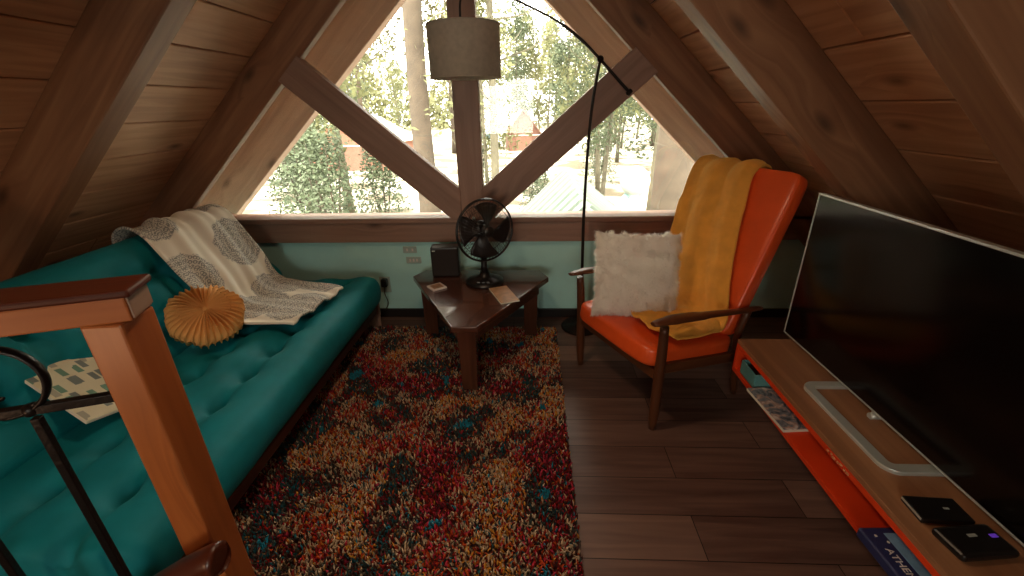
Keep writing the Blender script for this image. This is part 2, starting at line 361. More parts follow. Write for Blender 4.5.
# ------------------------------------------------------------------ futon sofa
def cushion_sweep(prof,y0,y1,tufts,n_prof=170,ny=260,rnd_end=.05,depth=.07,rad=.028,puff=.0):
    pr=smooth_poly([(p[0],0,p[1]) for p in prof],n_prof,closed=True)
    cen=sum(pr,Vector())/len(pr); P=[]; uvs=[]
    ys=[]
    for k in range(ny):
        t=k/(ny-1); ys.append(y0+(y1-y0)*t)
    for k,y in enumerate(ys):
        d=min(y-y0,y1-y); 
        sh=0
        if d<rnd_end: q=1-d/rnd_end; sh=rnd_end*(1-math.sqrt(max(0,1-q*q)))
        for i,p in enumerate(pr):
            a=p-cen; l=a.length; yy=y
            f=max(0,(l-sh)/l)
            P.append(cen+a*f+Vector((0,yy,0))); uvs.append((y,i*.02))
    # normals of the profile
    nor=[]
    for i in range(n_prof):
        t=pr[(i+1)%n_prof]-pr[i-1]; nn=Vector((t.z,0,-t.x)).normalized()
        if nn.dot(pr[i]-cen)<0: nn=-nn
        nor.append(nn)
    for k in range(ny):
        for i in range(n_prof):
            p=P[k*n_prof+i]; dd=0; near=9; n2=9
            for tf in tufts:
                d=(p-tf).length
                if d<.45:
                    dd+=depth*math.exp(-(d/rad)**2)+depth*.55*math.exp(-(d/(rad*2.7))**2)
                    if d<near: near,n2=d,near
                    elif d<n2: n2=d
            # soft crease between neighbouring buttons
            if near<.3 and n2<.3: 
                s=(near+n2); dd+=.016*math.exp(-((s-.215)/.018)**2)
            w=noise.noise(p*5)*.006
            P[k*n_prof+i]=p-nor[i]*(dd-w)
    b=MB(); b.grid(P,ny,n_prof,closev=True,uvs=uvs)
    b.face(list(range(n_prof)),[(0,0)]*n_prof,True); b.face([(ny-1)*n_prof+i for i in range(n_prof)][::-1],[(0,0)]*n_prof,True)
    return b
sofa=empty('futon_sofa',(0,0,0))
tag(sofa,'teal velvet futon sofa with button tufting under the sloping plank ceiling','sofa')
SY0,SY1=.73,2.74
seatp=[(-1.12,.225),(-1.065,.25),(-1.045,.33),(-1.06,.40),(-1.11,.432),(-1.22,.437),(-1.4,.43),(-1.6,.418),(-1.8,.405),(-1.86,.36),(-1.85,.26),(-1.6,.215),(-1.3,.215)]
ty=[.71+.22*k for k in range(10)]
stf=[Vector((x,y+oy,.43)) for x,oy in ((-1.28,0),(-1.54,.0)) for y in [.72+.215*k for k in range(10)]]
cushion_sweep(seatp,SY0,SY1,stf).build('seat_mattress',M_TEALV,sofa)
backp=[(-1.76,.36),(-1.72,.44),(-1.79,.56),(-1.86,.70),(-1.915,.80),(-1.965,.875),(-2.03,.91),(-2.10,.89),(-2.125,.81),(-2.07,.68),(-1.99,.52),(-1.92,.38),(-1.85,.32)]
btf=[Vector((x,y,z)) for x,z in ((-1.80,.58),(-1.895,.76)) for y in [.72+.215*k for k in range(10)]]
cushion_sweep(backp,SY0,SY1,btf).build('back_mattress',M_TEALV,sofa)
for p in stf+btf:
    pass
b=MB(); b.box((-1.47,(SY0+SY1)/2,.185),(.76,SY1-SY0-.1,.05)); b.build('frame',M_RAILCAP,sofa,bevel=.006)
for y in (SY0+.12,SY1-.1):
    for x in (-1.2,-1.75):
        b=MB(); b.box((x,y,.095),(.07,.07,.15),grain=2); b.build('leg',M_RAILCAP,sofa,bevel=.005)
b=MB(); b.box((-1.52,SY1+.035,.23),(.84,.035,.26),grain=0); b.box((-1.15,SY1+.035,.16),(.09,.036,.3),grain=2); b.build('end_panel',M_SILL,sofa,bevel=.012)
M_BTN=M_TEALV

# floral throw over the sofa back
def lace_mat():
    m,nt,bs=mat('floral throw'); N=nt.nodes.new; L=nt.links.new
    uv=N('ShaderNodeUVMap'); uv.uv_map='UVMap'
    v=N('ShaderNodeTexVoronoi'); v.voronoi_dimensions='2D'; v.inputs['Scale'].default_value=2.9; v.inputs['Randomness'].default_value=.6; L(uv.outputs[0],v.inputs['Vector'])
    n=N('ShaderNodeTexNoise'); n.inputs['Scale'].default_value=24; n.inputs['Detail'].default_value=3; L(uv.outputs[0],n.inputs['Vector'])
    ad=N('ShaderNodeMath'); ad.operation='MULTIPLY_ADD'; ad.inputs[1].default_value=.14; L(n.outputs['Fac'],ad.inputs[0]); L(v.outputs['Distance'],ad.inputs[2])
    inside=N('ShaderNodeMapRange'); inside.inputs['From Min'].default_value=.52; inside.inputs['From Max'].default_value=.56; inside.inputs['To Min'].default_value=1; inside.inputs['To Max'].default_value=0; L(ad.outputs[0],inside.inputs['Value'])
    v2=N('ShaderNodeTexVoronoi'); v2.voronoi_dimensions='2D'; v2.inputs['Scale'].default_value=44; L(uv.outputs[0],v2.inputs['Vector'])
    sn=N('ShaderNodeMath'); sn.operation='SINE'; mu=N('ShaderNodeMath'); mu.operation='MULTIPLY'; mu.inputs[1].default_value=14; L(v2.outputs['Distance'],mu.inputs[0]); L(mu.outputs[0],sn.inputs[0])
    sb=N('ShaderNodeMath'); sb.operation='SINE'; m4=N('ShaderNodeMath'); m4.operation='MULTIPLY'; m4.inputs[1].default_value=70; L(ad.outputs[0],m4.inputs[0]); L(m4.outputs[0],sb.inputs[0])
    sm=N('ShaderNodeMath'); sm.operation='MULTIPLY_ADD'; sm.inputs[1].default_value=.55; L(sb.outputs[0],sm.inputs[0]); L(sn.outputs[0],sm.inputs[2])
    lace=N('ShaderNodeMapRange'); lace.inputs['From Min'].default_value=-.5; lace.inputs['From Max'].default_value=.5; lace.inputs['To Min'].default_value=.78; lace.inputs['To Max'].default_value=.2; L(sm.outputs[0],lace.inputs['Value'])
    f=N('ShaderNodeMath'); f.operation='MULTIPLY'; L(inside.outputs[0],f.inputs[0]); L(lace.outputs[0],f.inputs[1])
    mx=N('ShaderNodeMix'); mx.data_type='RGBA'; mx.inputs[6].default_value=lin((236,230,214)); mx.inputs[7].default_value=lin((84,92,98)); L(f.outputs[0],mx.inputs[0]); L(mx.outputs[2],bs.inputs['Base Color']); bs.inputs['Roughness'].default_value=.85
    return m
def drape(path,wl,wr,n,m,amp=.012,thick=.012,seed=0,twist=None):
    """cloth along path (list of (point,normal)); wl/wr functions of t -> left/right extents"""
# path of the sofa throw in XZ: behind the back, over the top, down the front, along the seat
pth=[(-2.155,.66),(-2.16,.80),(-2.145,.89),(-2.06,.945),(-1.955,.915),(-1.89,.83),(-1.83,.71),(-1.77,.60),(-1.71,.50),(-1.62,.462),(-1.5,.462),(-1.38,.466),(-1.26,.468),(-1.20,.47)]
pp=smooth_poly([(p[0],0,p[1]) for p in pth],90)
P=[];uvs=[];n=len(pp);mm=70; s=0
for i,p in enumerate(pp):
    t=i/(n-1)
    if i: s+=(pp[i]-pp[i-1]).length
    tg=(pp[min(i+1,n-1)]-pp[max(i-1,0)]).normalized(); nn=Vector((-tg.z,0,tg.x)); nn=nn if (nn.z>0 or nn.x>0 and i>20) else -nn
    if i<15: nn=Vector((-1,0,0)) if i<8 else Vector((-.7,0,.7))
    e=max(0,(t-.25)/.75)
    y0=2.04-.12*e+.02*math.sin(t*14); y1=2.65-.24*e**2+.015*math.sin(t*11+1)
    for j in range(mm):
        q=j/(mm-1); y=y0+(y1-y0)*q
        w=.013*math.sin(q*17+t*5+1.5*math.sin(t*6))+.010*noise.noise(Vector((q*5,t*7,2)))*1.4+.006*math.sin(q*41+t*9)
        w*=.8 if t<.7 else .6
        ex=0
        if t>.93: pass
        sk=.08*(q-.5)*t   # hem runs a little askew
        v=Vector((p.x+ (sk if t>.7 else 0),y,p.z))+nn*(w+.010)
        P.append(v); uvs.append((s+.13,y+.1*t))
b=MB(); b.grid(P,n,mm,uvs=uvs)
o=b.build('throw_blanket',lace_mat(),solid=.012); tag(o,'cream throw with grey floral medallions draped over the teal sofa','blanket')

# round pleated cushion
def pleated():
    N=36; rows=30; seg=N*8; P=[]
    prof=[]
    Rr=.168
    for side in (1,-1):
        for i in range(rows):
            t=i/(rows-1); 
            if side<0: t=1-t
            r=Rr*t; base=.06*math.sqrt(max(0,1-t**2.6))+.004
            if t<.16: base-=.016*(1-t/.16)
            prof.append((r,base*side,t))
    for r,z,t in prof:
        for k in range(seg):
            a=2*math.pi*k/seg; ph=(k%8)/8
            saw=(1-abs(2*ph-1)); pl=(.034+.02*noise.noise(Vector((k//8*3.7,1,0))))*(saw-.35)*min(1,t*1.7)
            rr=r+(.010*noise.noise(Vector((k//8*5.1,7,0)))*1.5+.007*noise.noise(Vector((a*3,t,4))))*t*(1 if t>.8 else .3)
            aa=a+.05*t*math.sin(ph*6.28)
            zz=z+(pl if z>=0 else -pl)+.008*noise.noise(Vector((math.cos(a)*2,math.sin(a)*2,t*2)))
            P.append((rr*math.cos(aa),rr*math.sin(aa),zz))
    b=MB(); b.grid(P,len(prof),seg,closev=True)
    root=empty('round_cushion',(-1.63,1.87,.56))
    root.rotation_euler=Vector((.42,-.40,.80)).to_track_quat('Z','Y').to_euler()
    b.build('cover',M_MUST,root)
    for s in (1,-1):
        b=MB(); b.lathe([(.0005,.056),(.018,.055),(.030,.048),(.030,.036)] ,seg=20); o=b.build('button',M_MUST,root)
        if s<0: o.rotation_euler=(math.pi,0,0)
    tag(root,'round mustard cushion with radial pleats leaning on the teal sofa seat','cushion')
pleated()

# pale printed booklet on the sofa
def print_mat(name,bg,inks,scale=9,thr=.55,stretch=(1,3)):
    m,nt,bs=mat(name); N=nt.nodes.new; L=nt.links.new
    uv=N('ShaderNodeTexCoord'); mp=N('ShaderNodeMapping'); mp.inputs['Scale'].default_value=(scale*stretch[0],scale*stretch[1],1); L(uv.outputs['Object'],mp.inputs['Vector'])
    v=N('ShaderNodeTexVoronoi'); v.voronoi_dimensions='2D'; v.distance='CHEBYCHEV'; v.inputs['Scale'].default_value=1; L(mp.outputs[0],v.inputs['Vector'])
    s=N('ShaderNodeSeparateColor'); L(v.outputs['Color'],s.inputs[0])
    r=N('ShaderNodeValToRGB'); r.color_ramp.interpolation='CONSTANT'; e=r.color_ramp.elements; e[0].color=lin(bg); e[1].position=thr; e[1].color=lin(inks[0])
    for k,c in enumerate(inks[1:]): q=e.new(thr+(1-thr)*(k+1)/len(inks)); q.color=lin(c)
    L(s.outputs[0],r.inputs['Fac'])
    t=N('ShaderNodeMapRange'); t.inputs['From Min'].default_value=.30; t.inputs['From Max'].default_value=.33; L(v.outputs['Distance'],t.inputs['Value'])
    mx=N('ShaderNodeMix'); mx.data_type='RGBA'; L(t.outputs[0],mx.inputs[0]); L(r.outputs[0],mx.inputs[6]); mx.inputs[7].default_value=lin(bg)
    L(mx.outputs[2],bs.inputs['Base Color']); bs.inputs['Roughness'].default_value=.5
    return m
bk=empty('magazine')
mA=Vector((-1.9,1.234,.600)); xa=(Vector((-1.60,1.15,.452))-mA).normalized(); ya=Vector((-.05,.326,-.036)); ya=(ya-xa*ya.dot(xa)).normalized(); za=xa.cross(ya)
bk.matrix_world=Matrix.Translation(mA+xa*.17+ya*.18+za*.04)@Matrix((xa,ya,za)).transposed().to_4x4()
b=MB(); b.box((0,0,0),(.345,.36,.012)); b.build('pages',M_PAPER,bk,bevel=.002)
b=MB(); b.box((0,0,.0068),(.34,.355,.0015)); b.build('cover',print_mat('printed cover',(222,214,184),[(120,128,124),(110,150,128),(170,168,150)],13,.35,(1,2.2)),bk)
tag(bk,'pale magazine with grey and green print propped on the sofa behind the railing','magazine')

# ------------------------------------------------------------------ corner table
tb=empty('corner_table',(-.34,2.35,0))
hexp=[(-.80,2.68),(-.735,2.80),(.06,2.79),(.115,2.65),(-.28,1.955),(-.415,1.955)]
def poly_slab(mb,pts,z0,z1,grain=(1,0)):
    b0=len(mb.v); n=len(pts)
    for z in (z0,z1):
        for p in pts: mb.v.append(Vector((p[0],p[1],z)))
    area=sum(pts[i][0]*pts[(i+1)%n][1]-pts[(i+1)%n][0]*pts[i][1] for i in range(n)); A=list(range(n)) if area>0 else list(range(n))[::-1]
    u=lambda i:(pts[i][0],pts[i][1])
    mb.face([b0+n+i for i in A],[u(i) for i in A]); mb.face([b0+i for i in A[::-1]],[u(i) for i in A[::-1]])
    for k in range(n):
        i,j=A[k],A[(k+1)%n]; mb.face([b0+i,b0+j,b0+n+j,b0+n+i],[(u(i)[0],z0),(u(j)[0]+.3,z0),(u(j)[0]+.3,z1),(u(i)[0],z1)])
T=[(x+.34,y-2.35) for x,y in hexp]
b=MB(); poly_slab(b,T,.415,.45); b.build('tabletop',M_TABLE,tb,bevel=.006,bseg=3)
c=Vector((.0,.12)); T2=[((x-c.x)*.86+c.x,(y-c.y)*.86+c.y) for x,y in T]
b=MB(); poly_slab(b,T2,.34,.416); b.build('apron',M_TABLE,tb,bevel=.004)
for (x,y,r) in ((-.345,2.04,0),(-.70,2.68,R(8)),(.0,2.67,R(-8))):
    b=MB(); b.box((x+.34,y-2.35,.22),(.10,.10,.392),Matrix.Rotation(r,3,'Z'),grain=2,taper=.85); b.build('leg',M_TABLE,tb,bevel=.005)
tag(tb,'dark walnut three-legged corner table with clipped corners under the window','table')
# speaker
sp=empty('speaker',(-.57,2.70,.451),R(3))
b=MB(); b.box((0,0,.104),(.185,.09,.208)); b.build('body',M_BLACK,sp,bevel=.012,bseg=3)
b=MB(); b.box((0,-.046,.104),(.165,.006,.185)); b.build('grille',M_SPK,sp,bevel=.004)
b=MB(); b.box((-.07,-.05,.185),(.02,.003,.008)); b.build('badge',M_SILVER,sp,bevel=.001)
tag(sp,'black box speaker standing upright on the table left of the fan','speaker')
# fan
fan=empty('table_fan',(-.30,2.57,.451))
FY=R(33)
b=MB(); b.lathe([(.0005,0),(.118,0),(.124,.006),(.122,.014),(.10,.026),(.06,.04),(.034,.052),(.03,.07),(.0005,.07)],seg=48); b.build('base',M_BLACK,fan)
for k in range(3):
    b=MB(); b.box((-.03+.03*k,-.085,.03),(.02,.014,.008),Matrix.Rotation(R(-18),3,'X')); b.build('push_button',M_BLACK,fan,bevel=.002)
b=MB(); b.tube([(0,0,.05),(0,.0,.12),(0,.012,.18),(0,.02,.24)],[.022,.019,.018,.024],16); b.build('stem',M_BLACK,fan)
head=empty('fan_head'); head.parent=fan; head.location=(.018,-.02,.348); head.rotation_euler=(R(-4),0,FY)
# local: faces -Y
MH=Matrix.Rotation(R(90),4,'X')     # lathe axis -> -Y
b=MB(); b.lathe([(.0005,-.12),(.03,-.118),(.052,-.10),(.058,-.06),(.052,-.03),(.0005,-.028)],seg=32,M=MH); b.build('motor_housing',M_BLACK,head)
def ring(mb,r,y,tr,seg=72): 
    pts=[(r*math.cos(2*math.pi*k/seg),y,r*math.sin(2*math.pi*k/seg)) for k in range(seg+1)]; mb.tube(pts,tr,6,caps=False)
b=MB(); ring(b,.19,0,.0065); ring(b,.188,-.012,.004); b.build('rim',M_BLACK,head)
for nm,sg in (('front_grille',-1),('rear_grille',1)):
    b=MB()
    for k in range(52):
        a=2*math.pi*k/52; pts=[]
        for i in range(7):
            t=i/6; r=.03+(.19-.03)*t; y=sg*(.055*math.sqrt(max(0,1-t**3)))
            pts.append((r*math.cos(a+.25*(1-t)),y,r*math.sin(a+.25*(1-t))))
        b.tube(pts,.0012,4,caps=False)
    ring(b,.11,sg*.05,.0015,48); ring(b,.155,sg*.037,.0015,48)
    b.lathe([(.0005,.062),(.03,.058),(.034,.052),(.0005,.05)],seg=24,M=Matrix.Rotation(R(90)*(1 if sg<0 else -1),4,'X'))
    b.build(nm,M_BLACK,head)
M_BLADE=plain('smoky blade',(34,27,26),.35,var=.05)
for k in range(4):
    b=MB(); P=[]
    for i in range(12):
        for j in range(10):
            t=i/11; q=j/9-.5; r=.03+.142*t; wdt=(.55+.55*t-.35*t*t)*1.45
            a=q*wdt+.3*t
            P.append((r*math.cos(a),-.022*math.sin(q*2.4)*(1),r*math.sin(a)))
    b.grid(P,12,10); o=b.build('blade',M_BLADE,head,solid=.003); o.rotation_euler=(0,k*math.pi/2+.4,0)
b=MB(); b.lathe([(.0005,.03),(.02,.028),(.034,.015),(.036,-.03),(.0005,-.03)],seg=24,M=MH); b.build('hub',M_BLACK,head)
b=MB(); b.lathe([(.0005,.02),(.010,.02),(.012,.0),(.0005,0)],c=(-.03,.085,.055),seg=12); b.build('oscillation_knob',M_SILVER,head)
tag(fan,'black table fan with round wire grille on the corner table','fan')
# coaster + booklet on table
cs=empty('coaster',(-.595,2.475,.451),R(38))
b=MB(); b.box((0,0,.005),(.095,.095,.010)); b.build('tile',M_WHITE,cs,bevel=.002)
b=MB(); b.box((0,0,.0105),(.066,.066,.0012)); b.build('picture',plain('coaster picture',(150,112,84),.5,var=.4,vscale=60),cs)
tag(cs,'small square cream coaster with brown centre beside the speaker','coaster')
bl=empty('brochure',(-.165,2.36,.451),R(22))
b=MB(); b.box((0,0,.003),(.115,.24,.006)); b.build('pages',M_PAPER,bl,bevel=.001)
b=MB(); b.box((0,0,.0066),(.113,.238,.0012)); b.build('cover',plain('tan cover',(176,132,92),.45,var=.25,vscale=25),bl)
tag(bl,'tan folded brochure on the table right in front of the fan','brochure')

# wall plates and adapter
for i,(x,z,w,h,ang) in enumerate(((-.885,.545,.10,.05,0),(-.865,.465,.11,.05,0))):
    r=empty('wall_plate',(x,WY-.005,z)); b=MB(); b.box((0,0,0),(w,.010,h)); b.build('plate',M_DULL,r,bevel=.004,bseg=3)
    for s in ((-.02,.02) if i==0 else (-.025,0,.025)):
        b=MB(); b.box((s,-.006,0),(.012,.006,.02)); b.build('switch',M_WHITE,r,bevel=.001)
    tag(r,['upper pale wall plate with two switches on teal wall beside the speaker','lower pale wall plate with three switches on teal wall beside the speaker'][i],'switch')
r=empty('outlet',(-1.105,WY-.004,.27)); b=MB(); b.box((0,0,0),(.08,.008,.125)); b.build('plate',M_DULL,r,bevel=.003)
tag(r,'pale wall outlet between the sofa end and the table','outlet')
r=empty('power_adapter',(-1.10,WY-.009,.295)); b=MB(); b.box((0,-.022,0),(.045,.044,.06)); b.build('body',M_BLACK,r,bevel=.008,bseg=3)
b=MB(); b.tube(smooth_poly([(0,-.04,-.03),(0,-.045,-.08),(.01,-.03,-.16),(-.02,-.03,-.22),(-.08,-.035,-.245)],20),.0035,6); b.build('cable',M_BLACK,r)
tag(r,'black power adapter plugged in the outlet beside the sofa','adapter')

# ------------------------------------------------------------------ arc floor lamp
lamp=empty('arc_floor_lamp',(.36,2.80,0))
b=MB(); b.lathe([(.0005,0),(.14,0),(.143,.008),(.135,.02),(.02,.026),(.018,.05),(.0005,.05)],seg=48); b.build('base',M_LAMPM,lamp)
ox,oy=-.36,-2.80
b=MB(); b.tube([Vector((x+ox,y+oy,z)) for x,y,z in smooth_poly([(.36,2.80,.03),(.352,2.80,.4),(.345,2.80,.8),(.35,2.80,1.2),(.365,2.80,1.5),(.397,2.80,1.73)],24)],[.010]*12+[.009]*12,10); b.build('pole',M_LAMPM,lamp)
b=MB(); b.tube([Vector((x+ox,y+oy,z)) for x,y,z in smooth_poly([(.575,2.80,1.56),(.40,2.80,1.73),(.29,2.80,1.83),(.15,2.79,1.925),(-.02,2.76,2.0),(-.12,2.73,2.035),(-.27,2.66,2.05),(-.355,2.61,2.02),(-.368,2.60,1.93)],50)],[.009]*18+[.006]*32,8); b.build('arm',M_LAMPM,lamp)
b=MB(); b.lathe([(.0005,-.022),(.017,-.018),(.02,0),(.017,.018),(.0005,.022)],c=(.397+ox,0,1.735),seg=16,M=Matrix.Rotation(R(90),4,'X')); b.build('joint',M_LAMPM,lamp)
b=MB(); b.lathe([(.0005,-.02),(.014,-.016),(.014,.016),(.0005,.02)],c=(.577+ox,0,1.558),seg=14,M=Matrix.Rotation(R(45),4,'Y')); b.build('end_cap',M_LAMPM,lamp)
sh=empty('shade'); sh.parent=lamp; sh.location=(-.355+ox,2.60+oy,-.012)
b=MB(); b.lathe([(.192,1.905),(.192,1.655),(.189,1.655),(.189,1.905),(.192,1.905)],seg=64); b.build('fabric_drum',M_SHADE,sh)
for z in (1.905,1.655):
    b=MB(); b.tube([(.1915*math.cos(2*math.pi*k/64),.1915*math.sin(2*math.pi*k/64),z) for k in range(65)],.004,6,caps=False); b.build('shade_ring',M_SHADE,sh)
b=MB()
for k in range(3):
    a=2*math.pi*k/3; b.tube([(0,0,1.88),(.19*math.cos(a),.19*math.sin(a),1.895)],.0025,6)
b.build('spider',M_LAMPM,sh)
M_BULB=plain('frosted bulb',(230,225,215),.4)
b=MB(); b.lathe([(.0005,1.74),(.02,1.745),(.032,1.77),(.03,1.80),(.015,1.83),(.014,1.90),(.0005,1.90)],seg=20); b.build('bulb',M_BULB,sh)
tag(lamp,'dark bronze arc floor lamp with linen drum shade behind the armchair','lamp')

# ------------------------------------------------------------------ armchair
ch=empty('armchair',(.40,1.995,0),R(-63))
def rbox(mb,c,size,rot=None,ex=(.35,.22,.28),crown=0.0):
    """rounded cushion block"""
    M=Matrix.Translation(c)@(rot.to_4x4() if rot else Matrix.Identity(4)); hx,hy,hz=[s/2 for s in size]
    NU=40; NV=26; P=[]
    for i in range(NV):
        ph=-math.pi/2+math.pi*i/(NV-1); cz=math.copysign(abs(math.sin(ph))**ex[0],math.sin(ph)); cr=abs(math.cos(ph))**ex[1] if i not in (0,NV-1) else 0.001
        for k in range(NU):
            th=2*math.pi*k/NU+.0001; cx=math.copysign(abs(math.cos(th))**ex[2],math.cos(th))*cr; cy=math.copysign(abs(math.sin(th))**ex[2],math.sin(th))*cr
            z=cz*hz; x=cx*hx; y=cy*hy
            z+=crown*(1-cx*cx)*(1-cy*cy)*(1 if cz>0 else -.3)
            P.append(M@Vector((x,y,z)))
    mb.grid(P,NV,NU,closev=True)
b=MB(); rs=Matrix.Rotation(R(-8),3,'X'); rbox(b,(0,.29,.365),(.64,.60,.115),rs,crown=.018); b.build('seat',M_VINYL,ch)
b=MB(); rb=Matrix.Rotation(R(-22.5),3,'X'); 
bc=Vector((0,.70,.775)); rbox(b,bc,(.60,.10,.85),rb,ex=(.16,.10,.25),crown=0)
b.build('backrest',M_VINYL,ch)
for s in (-1,1):
    # front leg splays out and forward, rises to the arm
    b=MB(); b.tube(smooth_poly([(s*.325,.06,.0),(s*.33,.055,.20),(s*.335,.05,.42),(s*.34,.04,.585)],12),[.017,.021,.025,.025,.025,.025,.024,.024,.023,.022,.021,.020],10); b.build('leg',M_CHAIRW,ch)
    b=MB(); b.tube(smooth_poly([(s*.30,.66,.0),(s*.315,.60,.22),(s*.33,.55,.40),(s*.34,.58,.55)],12),[.014]+[.018]*11,10); b.build('leg',M_CHAIRW,ch)
    pts=smooth_poly([(s*.34,-.03,.612),(s*.345,.10,.612),(s*.35,.30,.592),(s*.345,.50,.562),(s*.335,.68,.538)],20)
    b=MB(); b.tube(pts,[.018]+[.024,.028,.030,.037,.037,.037,.036,.035,.029,.028,.027,.026,.025,.024,.023,.022,.021,.020]+[.014],12,flat=(1.0,.42)); b.build('armrest',M_CHAIRW,ch)
    b=MB(); b.box((s*.325,.33,.315),(.024,.60,.055),Matrix.Rotation(R(-8),3,'X'),grain=1); b.build('side_rail',M_CHAIRW,ch,bevel=.005)
b=MB(); b.box((0,.05,.315),(.62,.024,.05),grain=0); b.build('front_rail',M_CHAIRW,ch,bevel=.004)
b=MB(); b.box((0,.57,.26),(.62,.024,.05),grain=0); b.build('rear_rail',M_CHAIRW,ch,bevel=.004)
tag(ch,'orange vinyl armchair with dark walnut frame beside the window','armchair')

# mustard throw over the chair
def chair_throw():
    # path in the chair's local YZ with u extents; back direction d=(.38,.92), outward normal (-.92,.38)
    K=[ # y,z,ul,ur
      (.98,.72,-.25,.06),(.985,.90,-.27,.05),(.97,1.06,-.285,.05),(.93,1.155,-.30,.055),(.86,1.185,-.305,.065),(.775,1.135,-.31,.08),
      (.72,1.01,-.30,.11),(.675,.90,-.285,.14),(.62,.77,-.26,.18),(.565,.63,-.225,.23),(.515,.52,-.19,.29),(.45,.462,-.13,.33),
      (.35,.462,-.09,.345),(.25,.475,-.08,.35),(.14,.482,-.02,.34)]
    pts=smooth_poly([(k[0],k[1],0) for k in K],110); ex=smooth_poly([(k[2],k[3],0) for k in K],110)
    P=[];uv=[]; n=110; m=64; s=0
    for i in range(n):
        t=i/(n-1); p=pts[i]; tg=(pts[min(i+1,n-1)]-pts[max(i-1,0)]).normalized(); nn=Vector((-tg.y*-1,-tg.x,0)); nn=Vector((tg.y,-tg.x,0))
        # outward: on the front it points to -y/+z
        if nn.y<0 and t>.45: nn=-nn
        if t<.3: nn=Vector((1,0,0)) if t<.2 else Vector((.6,.8,0))
        if .3<=t<.45: nn=Vector((-.3,.95,0))
        if i: s+=(pts[i]-pts[i-1]).length
        for j in range(m):
            q=j/(m-1); u=ex[i].x+(ex[i].y-ex[i].x)*q
            w=.010*math.sin(q*15+t*3+1.2*math.sin(t*5))+.012*noise.noise(Vector((q*3,t*6,3)))+.005*noise.noise(Vector((q*12,t*20,7)))
            fl=1.0
            if t>.75: w+= .022*abs(noise.noise(Vector((q*5,t*16,11))))*1.6
            edge=min(q,1-q)
            off=.018+w*fl*.9
            off=max(off,.004)
            hang=0.035*noise.noise(Vector((q*3,0,5)))*(1 if t>.93 else 0)
            P.append((u,p.x+nn.x*off-( .05*math.sin(q*3.0)*max(0,(t-.85)/.15)),p.y+nn.y*off)); uv.append((s,u))
    b=MB(); b.grid(P,n,m,uvs=uv)
    o=b.build('throw_blanket',M_MUSTB,solid=.014,subsurf=1); o.location=ch.location; o.rotation_euler=ch.rotation_euler
    tag(o,'mustard plush throw hanging over the orange armchair back onto the seat','blanket')
chair_throw()
# fluffy pillow
def fluffy():
    root=empty('fluffy_pillow',(.557,2.17,.655)); root.rotation_euler=(R(-19),R(1.5),R(-3))
    W,H,T=.43,.44,.21; n=44; P1=[]
    def sh(u,v):
        e=(1-u**4)*(1-v**4); pin=1-.07*(1-abs(v))*(abs(u)**3)-.0
        return Vector((u*W/2*(1-.06*(1-v*v)*abs(u)**3),0,v*H/2*(1-.06*(1-u*u)*abs(v)**3))), T/2*(e**.55)
    b=MB()
    for s in (-1,1):
        P=[]
        for i in range(n):
            for j in range(n):
                c,t=sh(i/(n-1)*2-1,j/(n-1)*2-1); P.append(c+Vector((0,s*t,0)))
        b.grid(P,n,n)
    b.build('cover',M_FUR,root)
    # fur: fine tapered strands
    V=[];F=[]; r=random.Random(5)
    for k in range(26000):
        u=r.uniform(-1,1); v=r.uniform(-1,1); s=-1 if r.random()<.72 else 1
        if r.random()<.16:
            if r.random()<.5: u=math.copysign(r.uniform(.95,1),u)
            else: v=math.copysign(r.uniform(.95,1),v)
        c,t=sh(u,v); p=c+Vector((0,s*t,0))
        du,tu=sh(min(1,u+.02),v); dv,tv=sh(u,min(1,v+.02))
        nn=Vector((u**7*.9,s*(1-.6*max(abs(u),abs(v))**8),v**7*.9)).normalized()
        cl=Vector((noise.noise(Vector((u*5,v*5,1))),0,noise.noise(Vector((u*5,v*5,7)))-.35))
        d=(nn*.6+cl*1.1+Vector((r.uniform(-.4,.4),r.uniform(-.2,.2),r.uniform(-.5,.3)))).normalized()
        L=r.uniform(.014,.032); w=.0011; sd=d.cross(nn); sd=sd.normalized()*w if sd.length>1e-4 else Vector((w,0,0))
        q=p+d*L*.55+nn*.003; e=p+d*L; a=len(V)
        V+=[p-sd,p+sd,q+sd*.8,q-sd*.8,e]; F+=[(a,a+1,a+2,a+3),(a+3,a+2,a+4)]
    me=bpy.data.meshes.new('fur'); me.from_pydata([tuple(v) for v in V],[],F); me.materials.append(M_FUR)
    o=bpy.data.objects.new('fur',me); COL.objects.link(o); o.parent=root; o['kind']='stuff'
    tag(root,'fluffy cream square pillow standing on the orange armchair seat','pillow')
fluffy()

# ------------------------------------------------------------------ media console and television
cn=empty('media_console',(1.19,.98,0))
def cb(x0,x1,y0,y1,z0,z1,mb=None,grain=1):
    mb=mb or MB(); mb.box(((x0+x1)/2-1.19,(y0+y1)/2-.98,(z0+z1)/2),(x1-x0,y1-y0,z1-z0),grain=grain); return mb
CX0,CX1,CY0,CY1=.985,1.40,.12,1.835
cb(CX0,CX1,CY0,CY1,.435,.455).build('top_board',M_CONS,cn,bevel=.002)
cb(CX0,CX1,CY0,CY1,.413,.4345).build('top_lining',M_ORANGE,cn,bevel=.002)
cb(CX0,CX1,CY0,CY1,.285,.305).build('shelf',M_ORANGE,cn,bevel=.002)
cb(CX0,CX1,CY1-.02,CY1,.305,.413).build('side_panel',M_ORANGE,cn,bevel=.002)
cb(CX0,CX1,CY0,CY0+.02,.305,.413).build('side_panel',M_ORANGE,cn,bevel=.002)
cb(CX1-.015,CX1,CY0+.02,CY1-.02,.305,.413).build('back_panel',M_ORANGE,cn)
for x in (1.27,1.36):
    for y in (.3,1.66):
        b=MB(); b.tube([(x-1.19,y-.98,.0),(x-1.19,y-.98,.286)],[.012,.018],12); b.build('leg',M_BLACK,cn)
